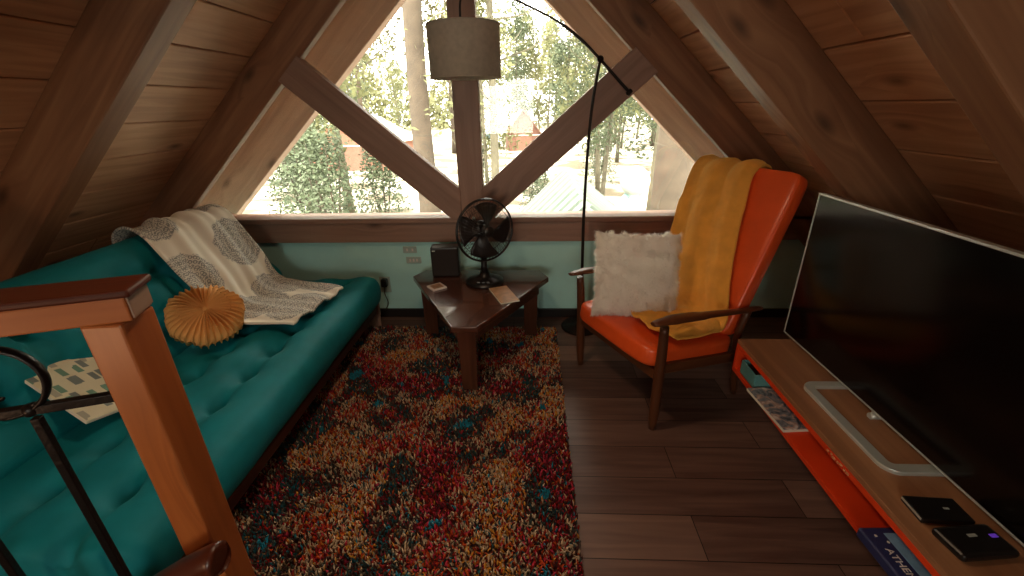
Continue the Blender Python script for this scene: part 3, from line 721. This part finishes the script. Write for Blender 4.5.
# small carved cream script on the front edge
b=MB()
for k,(dy,w) in enumerate(((0,.010),(.018,.006),(.03,.014),(.05,.008),(.064,.012),(.082,.007),(.096,.011))):
    b.box((CX0-1.19-.0015,1.145-dy-.98,.424+.003*math.sin(k*2)),(.003,w,.006))
b.build('front_lettering',plain('cream ink',(226,160,112),.5),cn)
tag(cn,'low walnut-topped media console with orange open shelf under the television','media console')

tv=empty('television',(1.205,1.275,.455))
TVB,TVH=.028,.655; TW=1.16
b=MB(); b.box((.018,0,TVB+TVH/2),(.03,TW,TVH)); b.build('housing',M_BLACK,tv,bevel=.004)
b=MB(); b.box((0.001,0,TVB+TVH/2),(.006,TW-.012,TVH-.012)); b.build('screen',M_SCREEN,tv)
b=MB()
b.box((.008,0,TVB+TVH-.002),(.024,TW+.006,.008)); b.box((.008,0,TVB+.002),(.024,TW+.006,.006))
for s in (-1,1): b.box((.008,s*(TW/2),TVB+TVH/2),(.024,.006,TVH))
b.build('bezel',M_SILVER,tv,bevel=.0015)
b=MB(); b.box((.045,0,TVB+.25),(.04,.6,.34)); b.build('rear_housing',M_BLACK,tv,bevel=.012)
# looped foot
lp=[]
hx,hy,cr=.145,.232,.05
for cx,cy,a0 in ((1,1,0),(-1,1,90),(-1,-1,180),(1,-1,270)):
    for k in range(9):
        a=R(a0+k*90/8); lp.append((cx*(hx-cr)+cr*math.cos(a)+.005,cy*(hy-cr)+cr*math.sin(a)-.03,0))
wv=.036; n=len(lp); P=[]
cen=Vector((.005,-.03,0))
for i in range(n):
    p=Vector(lp[i]); q=Vector(lp[i-1]); r_=Vector(lp[(i+1)%n]); tg=(r_-q).normalized(); nn=Vector((-tg.y,tg.x,0))
    for o_,z in ((0,.0),(0,.010),(.002,.013),(wv-.002,.013),(wv,.010),(wv,.0)): P.append(p+nn*o_+Vector((0,0,z)))
b=MB(); b.grid(P,n,6,closeu=True,closev=True,smooth=False); b.build('foot_loop',M_SILVER,tv)
b=MB(); b.tube([(.02,0,.012),(.02,0,.06)],.02,16); b.tube([(.14,0,.008),(.02,0,.008),(-.01,0,.008)],.012,8); b.build('neck',M_SILVER,tv)
tag(tv,'large black flat-screen television with thin silver edge on looped foot','television')

# things in and on the console
bx=empty('tray',(1.06,1.715,.306)); 
b=MB()
for c,s in (((0,0,.003),(.13,.13,.006)),((-.062,0,.034),(.006,.13,.068)),((.062,0,.034),(.006,.13,.068)),((0,-.062,.034),(.118,.006,.068)),((0,.062,.034),(.118,.006,.068))): b.box(c,s)
b.build('box_walls',plain('turquoise plastic',(92,150,150),.4),bx,bevel=.002)
b=MB(); b.box((0,0,.03),(.11,.11,.045)); b.build('contents',M_BLACK,bx,bevel=.01)
tag(bx,'small open turquoise box at the far end of the orange shelf','box')
mg=empty('magazine',(1.07,1.505,.306),R(4))
b=MB(); b.box((0,0,.006),(.20,.27,.012)); b.build('pages',M_PAPER,mg,bevel=.001)
def photo_mat():
    m,nt,bs=mat('photo cover'); N=nt.nodes.new; L=nt.links.new
    tc=N('ShaderNodeTexCoord'); n=N('ShaderNodeTexNoise'); n.inputs['Scale'].default_value=22; n.inputs['Detail'].default_value=6; n.inputs['Distortion'].default_value=1.5; L(tc.outputs['Object'],n.inputs['Vector'])
    r=N('ShaderNodeValToRGB'); e=r.color_ramp.elements; e[0].position=.35; e[0].color=lin((60,66,76)); e[1].position=.66; e[1].color=lin((214,214,212)); q=e.new(.48); q.color=lin((128,140,150)); q=e.new(.56); q.color=lin((186,156,138))
    L(n.outputs['Fac'],r.inputs['Fac']); L(r.outputs[0],bs.inputs['Base Color']); bs.inputs['Roughness'].default_value=.3; return m
b=MB(); b.box((0,0,.0128),(.198,.268,.0015)); b.build('cover',photo_mat(),mg)
tag(mg,'glossy grey photo magazine lying on the orange shelf beside the turquoise box','magazine')
gb=empty('game_box',(1.098,.80,.306),R(2))
M_NAVY=plain('navy card',(38,44,88),.5,var=.08)
b=MB(); b.box((0,0,.017),(.27,.27,.034)); b.build('lid',M_NAVY,gb,bevel=.008,bseg=3)
M_SKYB=plain('pale blue print',(120,160,190),.5,var=.25,vscale=14)
b=MB(); b.box((.022,.0,.0345),(.20,.225,.001)); b.build('picture',M_SKYB,gb)
b=MB(); pts=smooth_poly([(-.04,.07,.0355),(.03,.085,.0355),(.06,.06,.0355),(.055,.02,.0355),(.03,.0,.0355),(.02,-.03,.0355),(.05,-.05,.0355)],30); b.tube(pts,.003,6); b.build('picture_outline',M_NAVY,gb)
cu=bpy.data.curves.new('title','FONT'); cu.body='ATHENS'; cu.size=.027; cu.extrude=.0006; cu.align_x='LEFT'
tmp=bpy.data.objects.new('title_curve',cu); tm=bpy.data.meshes.new_from_object(tmp); bpy.data.objects.remove(tmp)
to=bpy.data.objects.new('title',tm); COL.objects.link(to); to.parent=gb; to.location=(-.110,.066,.0346); to.rotation_euler=(0,0,R(-90)); tm.materials.clear(); tm.materials.append(M_WHITE)
b=MB()
for y,x in ((.105,-.105),(.085,-.085)): b.lathe([(.0005,.0),(.004,0),(.004,.0008),(.0005,.0008)],c=(x,y,.0343),seg=10)
b.build('printed_star',M_WHITE,gb)
tag(gb,'dark blue game box with white ATHEN lettering on the orange shelf','game box')
sb=empty('streaming_box',(1.10,.885,.456),R(-3))
b=MB(); b.box((0,0,.009),(.13,.075,.018)); b.build('body',M_BLACK,sb,bevel=.003)
b=MB(); b.box((-.0655,0,.012),(.002,.07,.006)); b.build('edge_trim',M_SILVER,sb)
b=MB(); b.box((.02,.0,.0183),(.014,.006,.001)); b.build('badge',M_SILVER,sb)
tag(sb,'flat black media player with silver front edge on the console top','media player')
rc=empty('game_controller',(1.11,.790,.456),R(6))
b=MB(); b.box((0,0,.012),(.15,.085,.024)); b.build('body',M_BLACK,rc,bevel=.010,bseg=3)
b=MB(); b.box((.0,.01,.0245),(.022,.008,.001)); b.build('badge',M_SILVER,rc)
m_,nt_,b_=mat('violet indicator'); b_.inputs['Base Color'].default_value=(.1,.03,.4,1); b_.inputs['Emission Color'].default_value=(.25,.08,.9,1); b_.inputs['Emission Strength'].default_value=.06
b=MB(); b.box((.052,.005,.0245),(.018,.010,.0016)); b.build('indicator_light',m_,rc,bevel=.0005)
tag(rc,'black device with violet indicator light on the console top','device')

# ------------------------------------------------------------------ stair railing
RA=R(19); t_=Vector((math.cos(RA),math.sin(RA),0)); n_=Vector((-math.sin(RA),math.cos(RA),0)); RR=Matrix.Rotation(RA,3,'Z')
rl=empty('stair_railing',(-.83,.74,0),RA)     # local x along the rail, y away from camera
PW=.09
b=MB(); b.box((0,0,.5635),(.078,PW,1.127),Matrix.Rotation(-R(13),3,'Z'),grain=2); b.build('newel_post',M_POST,rl,bevel=.005)
b=MB(); b.box((-.6+PW/2,0,1.1525),(1.2,PW-.004,.051),grain=0); b.build('under_rail',M_POST,rl,bevel=.004)
b=MB(); b.box((-.6+PW/2+.012,.0,1.186),(1.2,.10,.016),grain=0); b.build('top_rail',M_RAILCAP,rl,bevel=.005)
M_ENDG=wood('end grain',(120,92,78),(150,120,104),(172,142,124),.4,knots=False)
b=MB(); b.box((.0465,.0,1.155),(.003,.078,.044),grain=1); b.build('end_grain',M_ENDG,rl)
# iron infill
def ribbon(mb,pts,w,th): mb.tube(pts,w/2,8,flat=(th/w,1))
b=MB(); b.box((-.5,0,.945),(.92,.018,.020)); b.build('iron_bar',M_IRON,rl,bevel=.002)
b=MB(); b.box((-.5,0,.12),(.92,.016,.016)); b.build('iron_bar',M_IRON,rl,bevel=.002)
for x in (-.205,-.39,-.575,-.76,-.945):
    b=MB(); b.box((x,0,.525),(.016,.016,.80),grain=2); b.build('baluster',M_IRON,rl,bevel=.002)
for x0,s in ((-.19,1),(-.53,-1),(-.70,1)):
    b=MB(); pts=[]
    for k in range(44):
        a=R(-100+k*8.5); r=.088-.0011*k*.9
        pts.append((x0-.045*s+s*r*math.cos(a),0,1.024+r*math.sin(a)))
    b.tube(pts,[.011]*34+[.012,.012,.013,.013,.013,.012,.011,.010,.008,.006],8,flat=(1.0,.55)); b.build('scroll',M_IRON,rl)
b=MB(); b.lathe([(.0005,-.014),(.013,-.010),(.015,0),(.013,.010),(.0005,.014)],c=(-.205,0,.945),seg=16); b.build('knuckle',M_IRON,rl)
tag(rl,'orange pine stair railing with square newel post and iron scrollwork','railing')
hr=empty('handrail',(0,0,0))
b=MB(); pts=smooth_poly([(-.672,.60,.612),(-.69,.60,.605),(-.78,.605,.545),(-.95,.61,.42),(-1.15,.615,.27),(-1.5,.62,0.0)],26); b.tube(pts,[.012,.026]+[.034]*24,16); b.build('rail',M_RAILCAP,hr,smooth=True)
b=MB(); b.tube([(-.80,.62,.515),(-.80,.66,.50),(-.80,.705,.50)],.009,8); b.build('bracket',M_IRON,hr)
tag(hr,'dark rounded handrail sloping down against the foot of the newel post','handrail')

# ------------------------------------------------------------------ outdoors
GZ=-2.6
b=MB(); P=[];nn_=60
for i in range(nn_):
    for j in range(nn_):
        x=-70+140*i/(nn_-1); y=3.3+110*(j/(nn_-1))**1.4
        P.append((x,y,GZ+.25*noise.noise(Vector((x*.12,y*.12,0)))))
b.grid(P,nn_,nn_)
def ground_mat():
    m,nt,bs=mat('forest floor'); N=nt.nodes.new; L=nt.links.new
    tc=N('ShaderNodeTexCoord'); n=N('ShaderNodeTexNoise'); n.inputs['Scale'].default_value=.45; n.inputs['Detail'].default_value=7; L(tc.outputs['Object'],n.inputs['Vector'])
    r=N('ShaderNodeValToRGB'); e=r.color_ramp.elements; e[0].position=.42; e[0].color=lin((88,78,60)); e[1].position=.60; e[1].color=lin((190,184,170)); L(n.outputs['Fac'],r.inputs['Fac']); L(r.outputs[0],bs.inputs['Base Color']); bs.inputs['Roughness'].default_value=.9; return m
st(b.build('terrain',ground_mat()))
M_BARK=[plain('pale bark',(82,77,62),.9,var=.3,vscale=3),plain('grey bark',(74,69,56),.9,var=.3,vscale=3),plain('brown bark',(64,54,43),.9,var=.3,vscale=3)]
M_LEAF=[plain('spring leaves',(92,94,60),.8,var=.3,vscale=2),plain('grey green needles',(66,76,54),.8,var=.3,vscale=2),plain('olive leaves',(84,80,54),.8,var=.3,vscale=2)]
def trunk_mesh(r,h,lean,seed):
    q=random.Random(seed); b=MB(); pts=[];rs=[]; dx=dy=0
    for k in range(14):
        t=k/13; dx=lean[0]*t*h+.12*noise.noise(Vector((seed,t*3,0))); dy=lean[1]*t*h+.12*noise.noise(Vector((seed,t*3,5)))
        pts.append((dx,dy,t*h)); rs.append(r*(1.25 if k==0 else 1)*(1-.75*t))
    b.tube(pts,rs,12)
    top=[]
    for k in range(9):
        t=q.uniform(.35,.95); i=int(t*13); p=Vector(pts[i]); a=q.uniform(0,6.28); l=h*q.uniform(.08,.2)*(1.2-t)+.5
        e=p+Vector((math.cos(a)*l,math.sin(a)*l,l*q.uniform(.3,.8))); md=(p+e)/2+Vector((0,0,-.05*l))
        b.tube([p,md,e],[rs[i]*.35,rs[i]*.2,rs[i]*.08],6); top.append(e); top.append(md)
    return b,top,pts
def crown_mesh(h,seed,rad,n,z0,size,pts):
    q=random.Random(seed+100); V=[];F=[]
    blobs=[]
    for k in range(26):
        z=q.uniform(z0,1.03)*h; a=q.uniform(0,6.28); rr=rad*math.sqrt(q.random())*(1.1-.6*(z/h)); i=min(13,int(z/h*13)); blobs.append(Vector((pts[i][0]+rr*math.cos(a),pts[i][1]+rr*math.sin(a),z)))
    for k in range(n):
        c=blobs[k%26]; p=c+Vector((q.gauss(0,1),q.gauss(0,1),q.gauss(0,.8)))*rad*.28
        a=Vector((q.gauss(0,1),q.gauss(0,1),q.gauss(0,1))).normalized(); c2=a.orthogonal().normalized(); s=size*q.uniform(.6,1.4); j=len(V)
        V+=[p-a*s,p+c2*s*.5,p+a*s,p-c2*s*.5]; F.append((j,j+1,j+2,j+3))
    me=bpy.data.meshes.new('foliage'); me.from_pydata([tuple(v) for v in V],[],F); return me
protos=[]
for k in range(5):
    h=[15,13,17,14,12][k]; lean=[(.02,.01),(-.05,.02),(.0,.0),(.09,0),(-.02,.03)][k]
    tb_,top,pts=trunk_mesh([.16,.12,.2,.11,.09][k],h,lean,k+1)
    t0=empty('forest_tree',(0,0,GZ)); tr=tb_.build('trunk',M_BARK[k%3],t0)
    me=crown_mesh(h,k,[2.0,1.7,2.4,1.6,1.5][k],3600,[.3,.22,.35,.2,.12][k],.11,pts); me.materials.append(M_LEAF[k%3]); fo=bpy.data.objects.new('crown',me); COL.objects.link(fo); fo.parent=t0
    protos.append((t0,tr,fo))
used=set()
def tree(k,x,y,s=1.0,rz=0,label=None,crown=True,group='woodland trees beyond the window',name='forest_tree',girth=1):
    t0,tr,fo=protos[k]
    if k not in used: used.add(k); r,a,c=t0,tr,fo
    else:
        r=t0.copy(); a=tr.copy(); c=fo.copy()
        for o in (r,a,c): COL.objects.link(o)
        a.parent=r; c.parent=r
    r.name=name; r.location=(x,y,GZ); r.scale=(s,s,s); r.rotation_euler=(0,0,rz)
    if girth!=1: a.scale=(girth,girth,1)
    tag(r,label or 'slender bare-trunked woodland tree with thin yellow-green foliage outside',"tree",None if label else group)
    return r
q=random.Random(21)
# x at distance y seen from pixel column (room axes)
def colx(px,y): return (px-531)/430*y/ .92 *.92 if False else (px-530)*y/430*1.0
import itertools
# singled-out trees
def sx(px,y): return (px-531)*y*.00232*.93
tree(2,-2.95,12.5,1.25,.6,'stout pale tree trunk just outside, left of the window mullion',girth=1.25)
tree(2,3.1,9.6,1.1,2.1,'thickest brown tree trunk outside, behind the white globe lamp',girth=2.1)
tree(3,-7.9,15,.95,.0,'leaning pale sapling outside beyond the lower left pane')
tree(0,-1.12,13.5,.9,1.0,'pale trunk right of the window mullion, near the small cabin')
pos=[]
for k in range(900):
    y=q.uniform(16,75); x=q.uniform(-.75,.75)*y
    if x<-.1*y and q.random()<.35: continue
    if abs(x/y+.025)*45<3.0 and y<48: continue       # sight line to the little cabin
    if -.36<x/y<-.14 and y<34 and q.random()<.75: continue
    if any((x-a)**2+(y-c)**2<5.0 for a,c in pos): continue
    pos.append((x,y)); 
    if len(pos)>=96: break
for i,(x,y) in enumerate(pos):
    tree(i%5,x,y,q.uniform(.8,1.15),q.uniform(0,6.28))
# distant treeline closing the view
def treeline():
    q=random.Random(77); V=[];F=[]
    for k in range(46000):
        y=q.uniform(84,104); x=q.uniform(-.8,.85)*y
        if x<0 and q.random()<.45: continue
        top=17+9*noise.noise(Vector((x*.09,y*.1,3)))+5*noise.noise(Vector((x*.4,0,9)))
        if x<-.12*y: top-=7
        z=q.random()**.85*top
        if noise.noise(Vector((x*.16,y*.05,z*.2)))<-.22 and q.random()<.8: continue
        p=Vector((x,y,GZ+z)); d=Vector((q.gauss(0,1),q.gauss(0,1),q.gauss(0,1))).normalized(); c2=d.orthogonal().normalized(); s_=q.uniform(.3,.7); j=len(V)
        V+=[p-d*s_,p+c2*s_*.5,p+d*s_,p-c2*s_*.5]; F.append((j,j+1,j+2,j+3))
    me=bpy.data.meshes.new('treeline'); me.from_pydata([tuple(v) for v in V],[],F); me.materials.append(plain('distant foliage',(100,100,68),.9,var=.3,vscale=.3))
    o=bpy.data.objects.new('treeline',me); COL.objects.link(o); tag(o,'hazy yellow-green wall of distant forest filling the view through the window','forest',kind='stuff')
treeline()
# understory shrubs
def shrub_mesh(seed):
    q=random.Random(seed); V=[];F=[]
    for k in range(2600):
        a=q.uniform(0,6.28); z=q.random()**.8; r=(.9-.55*z)*math.sqrt(q.random()); p=Vector((r*math.cos(a),r*math.sin(a),z*2.3+.1)); p+=Vector((q.gauss(0,.08),q.gauss(0,.08),q.gauss(0,.1)))
        d=Vector((q.gauss(0,1),q.gauss(0,1),q.gauss(0,.6))).normalized(); c2=d.orthogonal().normalized(); s=q.uniform(.03,.07); j=len(V)
        V+=[p-d*s,p+c2*s*.5,p+d*s,p-c2*s*.5]; F.append((j,j+1,j+2,j+3))
    me=bpy.data.meshes.new('foliage'); me.from_pydata([tuple(v) for v in V],[],F); me.materials.append(M_LEAF[1]); return me
shm=[shrub_mesh(1),shrub_mesh(2)]; stm=[]
for s_ in (0,1):
    b=MB()
    for k in range(7):
        a=k*.9+s_; b.tube([(0.05*math.cos(a),.05*math.sin(a),0),(.25*math.cos(a),.25*math.sin(a),1.1),(.42*math.cos(a),.42*math.sin(a),2.2)],[.02,.014,.005],5)
    o=b.build('stems',M_BARK[2]); stm.append(o.data); bpy.data.objects.remove(o)
for i,(x,y,s) in enumerate(((-6.3,13.2,1.45),(-7.6,14.4,1.5),(-5.4,15.5,1.2),(-9.2,17,1.6),(-2.4,19,1.1),(.2,15.8,.9),(5.2,15,1.0),(6.8,17,1.3),(8.4,19,1.5),(-12,22,1.7),(3.6,24,1.2))):
    r=empty('shrub',(x,y,GZ),i*1.3); r.scale=(s,s,s)
    for nm,me in (('foliage',shm[i%2]),('stems',stm[i%2])):
        o=bpy.data.objects.new(nm,me); COL.objects.link(o); o.parent=r
    tag(r,'grey-green leafy undergrowth bush outside among the trees','bush','undergrowth bushes beyond the window')
# little red-brown cabin
def cabin(loc,rz,w,d,h,rh,wallm,roofm,label):
    r=empty('cabin',loc,rz)
    b=MB(); b.box((0,0,h/2),(w,d,h)); b.prism([(-w/2,h),(w/2,h),(0,h+rh)],-d/2,d/2); b.build('wall',wallm,r)
    a=math.atan2(rh,w/2); L=math.hypot(rh,w/2)+.35
    for s in (-1,1):
        b=MB(); rot=Matrix.Rotation(s*a,3,'Y'); c=Vector((s*(L/2)*math.cos(a),0,h+rh+.06-(L/2)*math.sin(a))); b.box(c,(L,d+.6,.09),rot); b.build('roof_panel',roofm,r)
    b=MB(); b.box((0,-d/2-.02,h*.42),(w*.5,.05,h*.8)); b.build('door',plain('cabin door',(112,80,66),.8),r)
    b=MB(); b.box((0,-d/2-.05,h*.86),(w*1.02,.05,.07)); b.build('trim_board',M_WHITE,r)
    tag(r,label,'cabin')
M_CAB=plain('cabin boards',(98,66,54),.85,var=.15); M_CROOF=plain('cabin roof',(110,84,70),.85)
cabin((-.9,45,GZ),R(8),3.0,3.0,1.7,2.0,M_CAB,M_CROOF,'small brown gabled cabin far off right of the window mullion')
cabin((-12.5,33,GZ),R(-10),6.5,4,2.0,1.6,plain('rust boards',(128,86,70),.85),M_SNOW,'rust-coloured cabin with snow-white roof beyond the left panes')
# pale vehicle near the cabin
car=empty('car',(-4.9,47,GZ),R(15))
b=MB(); b.prism([(-2,.35),(2,.35),(2.05,.9),(1.3,1.0),(.8,1.55),(-1.2,1.6),(-1.9,1.0),(-2.05,.9)],-.85,.85); b.build('body',plain('pale car paint',(214,220,214),.3),car,bevel=.08)
b=MB(); b.prism([(1.15,1.02),(.75,1.45),(-1.05,1.5),(-1.6,1.02)],-.87,.87); b.build('window',plain('car glass',(70,90,92),.15),car)
for x in (-1.25,1.25):
    for y in (-.82,.82):
        b=MB(); b.lathe([(.0005,-.1),(.33,-.1),(.36,0),(.33,.1),(.0005,.1)],c=(x,y,.34),seg=20,M=Matrix.Rotation(R(90),4,'X')); b.build('wheel',M_BLACK,car)
tag(car,'pale car parked far off beside the small brown cabin','car')
# lower outbuilding roof of pale green metal with seams
M_GM=plain('pale green metal',(112,122,114),.5,metal=.2,var=.08); M_GMD=plain('green roof shade side',(150,178,164),.4,metal=.2,var=.08)
ob=empty('outbuilding',(.55,8.4,GZ))
E0=Vector((-.12,8.0,-.42)); E1=Vector((.68,8.4,.42))     # eave low left, ridge high
w_=2.0
b=MB(); b.prism([(-.78,0),(1.15,0),(1.15,2.1),(.12,2.9),(-.78,2.05)],-4.0,-.2); b.build('wall',plain('outbuilding boards',(92,96,84),.8),ob)
def roofpanel(x0,z0,x1,z1,nm):
    b=MB(); d=Vector((x1-x0,0,z1-z0)); L=d.length; d.normalize(); rot=Matrix((d,Vector((0,1,0)),d.cross(Vector((0,1,0))))).transposed(); c=Vector(((x0+x1)/2,-2.1,(z0+z1)/2)); b.box(c,(L,4.2,.05),rot)
    for k in range(11): b.box(c+rot@Vector((0,-2.05+k*.41,.04 if (rot@Vector((0,0,1))).z>0 else -.04)),(L,.03,.05),rot)
    b.build(nm,M_GM,ob)
roofpanel(-.98,1.88,.12,2.96,'roof_panel'); roofpanel(.12,2.96,1.38,1.96,'roof_panel')
tag(ob,'low outbuilding with pale green ribbed metal roof below the right pane','outbuilding')
gl=empty('globe_lamp',(1.90,8.1,GZ))
b=MB(); b.tube([(-.42,0,0),(-.40,0,1.6),(-.34,0,2.2),(-.05,0,2.62)],[.09,.08,.075,.07],12); b.build('post',plain('pale teal metal',(96,122,118),.4),gl)
b=MB(); b.lathe([(.0005,-.27)]+[(.27*math.sin(R(a)),-.27*math.cos(R(a))) for a in range(10,180,10)]+[(.0005,.27)],c=(0,0,2.78),seg=28); b.build('globe',plain('white globe',(150,150,144),.4),gl)
b=MB(); b.lathe([(.0005,0),(.11,0),(.12,.04),(.09,.09),(.0005,.09)],c=(-.02,0,2.50),seg=18); b.build('collar',plain('lamp collar',(150,170,166),.5),gl)
tag(gl,'white globe lamp on bent pale teal post outside beyond the right pane','outdoor lamp')

# ------------------------------------------------------------------ light
sc=bpy.context.scene
w=bpy.data.worlds.new('sky'); sc.world=w; w.use_nodes=True; bg=w.node_tree.nodes['Background']
bg.inputs[0].default_value=(1.0,.93,.80,1); bg.inputs[1].default_value=4.2
sun=bpy.data.lights.new('sun','SUN'); sun.energy=1.6; sun.angle=R(3); sun.color=(1,.93,.8)
so=bpy.data.objects.new('sun',sun); COL.objects.link(so); so.rotation_euler=Vector((.45,.62,-.95)).to_track_quat('-Z','Y').to_euler()
# sampling portals for the two windows
def portal(name,loc,rot,sx_,sy_):
    l=bpy.data.lights.new(name,'AREA'); l.shape='RECTANGLE'; l.size=sx_; l.size_y=sy_; l.cycles.is_portal=True
    o=bpy.data.objects.new(name,l); COL.objects.link(o); o.location=loc; o.rotation_euler=rot
portal('window_daylight',(XC,3.10,1.75),(R(-90),0,0),4.0,1.95)
portal('added_window_daylight',(-.405,-2.43,1.475),(R(90),0,0),.96,.96)
# unseen pendant above the frame, added for warm fill light
pn=empty('added_pendant',(-.405,1.35,0))
b=MB(); b.tube([(0,0,2.66),(0,0,2.32)],.004,6); b.build('cord',M_BLACK,pn)
b=MB(); b.lathe([(.03,2.33),(.05,2.30),(.14,2.16),(.137,2.16),(.048,2.295),(.028,2.325)],seg=32); b.build('shade',M_IRON,pn)
mb_,nt_,bb_=mat('warm bulb'); bb_.inputs['Emission Color'].default_value=(1,.55,.28,1); bb_.inputs['Emission Strength'].default_value=10
b=MB(); b.lathe([(.0005,2.14),(.025,2.15),(.035,2.18),(.028,2.22),(.012,2.26),(.0005,2.26)],seg=20); b.build('bulb',mb_,pn)
tag(pn,'small unseen iron pendant lamp added below the ridge for warm fill light','lamp')
pl=bpy.data.lights.new('added_pendant_fill','SPOT'); pl.energy=7; pl.color=(1,.70,.45); pl.shadow_soft_size=.10; pl.spot_size=R(150); pl.spot_blend=.9  # added fill spot pointing down from the unseen pendant
po=bpy.data.objects.new('added_pendant_fill',pl); COL.objects.link(po); po.location=(-.405,1.35,2.12)

# unseen sconce by the stair opening, added to brighten the newel post's near side
wl=empty('added_sconce',(-1.86,-.55,.55))
b=MB(); b.box((-.04,0,0),(.02,.12,.2)); b.build('back_plate',M_IRON,wl,bevel=.004)
b=MB(); b.tube([(-.03,0,-.05),(.04,0,-.05),(.05,0,.0)],.008,8); b.build('arm',M_IRON,wl)
b=MB(); b.lathe([(.0005,.0),(.025,.01),(.035,.04),(.025,.075),(.0005,.085)],c=(.05,0,0),seg=18); b.build('bulb',mb_,wl)
tag(wl,'unseen iron wall sconce added beside the stair opening for warm fill light','wall lamp')
s2=bpy.data.lights.new('added_sconce_fill','POINT'); s2.energy=3.2; s2.color=(1,.62,.36); s2.shadow_soft_size=.05  # added fill light beside the unseen sconce
s2o=bpy.data.objects.new('added_sconce_fill',s2); COL.objects.link(s2o); s2o.location=(-1.70,-.55,.60)
# ------------------------------------------------------------------ camera
f=430.0
def n3(v): return v.normalized()
fy=n3(Vector(((531-512)/f,-(105-288)/f,-1))); dn=n3(Vector(((533-512)/f,-(1298-288)/f,-1)))
up=-dn; up=n3(up-fy*up.dot(fy)); rx=fy.cross(up)
Rm=Matrix((rx,fy,up))           # rows: room axes in camera coordinates -> camera-to-room rotation
cam=bpy.data.cameras.new('camera'); cam.sensor_width=36; cam.lens=f/1024*36; cam.clip_start=.02; cam.clip_end=300
co=bpy.data.objects.new('camera',cam); COL.objects.link(co); co.matrix_world=Matrix.Translation((0,0,1.5))@Rm.to_4x4()
sc.camera=co
vs=sc.view_settings; vs.view_transform='Standard'; vs.look='None'; vs.exposure=1.85; vs.gamma=1; vs.use_curve_mapping=False
sc.cycles.max_bounces=8; sc.cycles.diffuse_bounces=5; sc.cycles.transparent_max_bounces=12; sc.cycles.use_denoising=True
sc.cycles.sample_clamp_indirect=6
sc.render.film_transparent=False
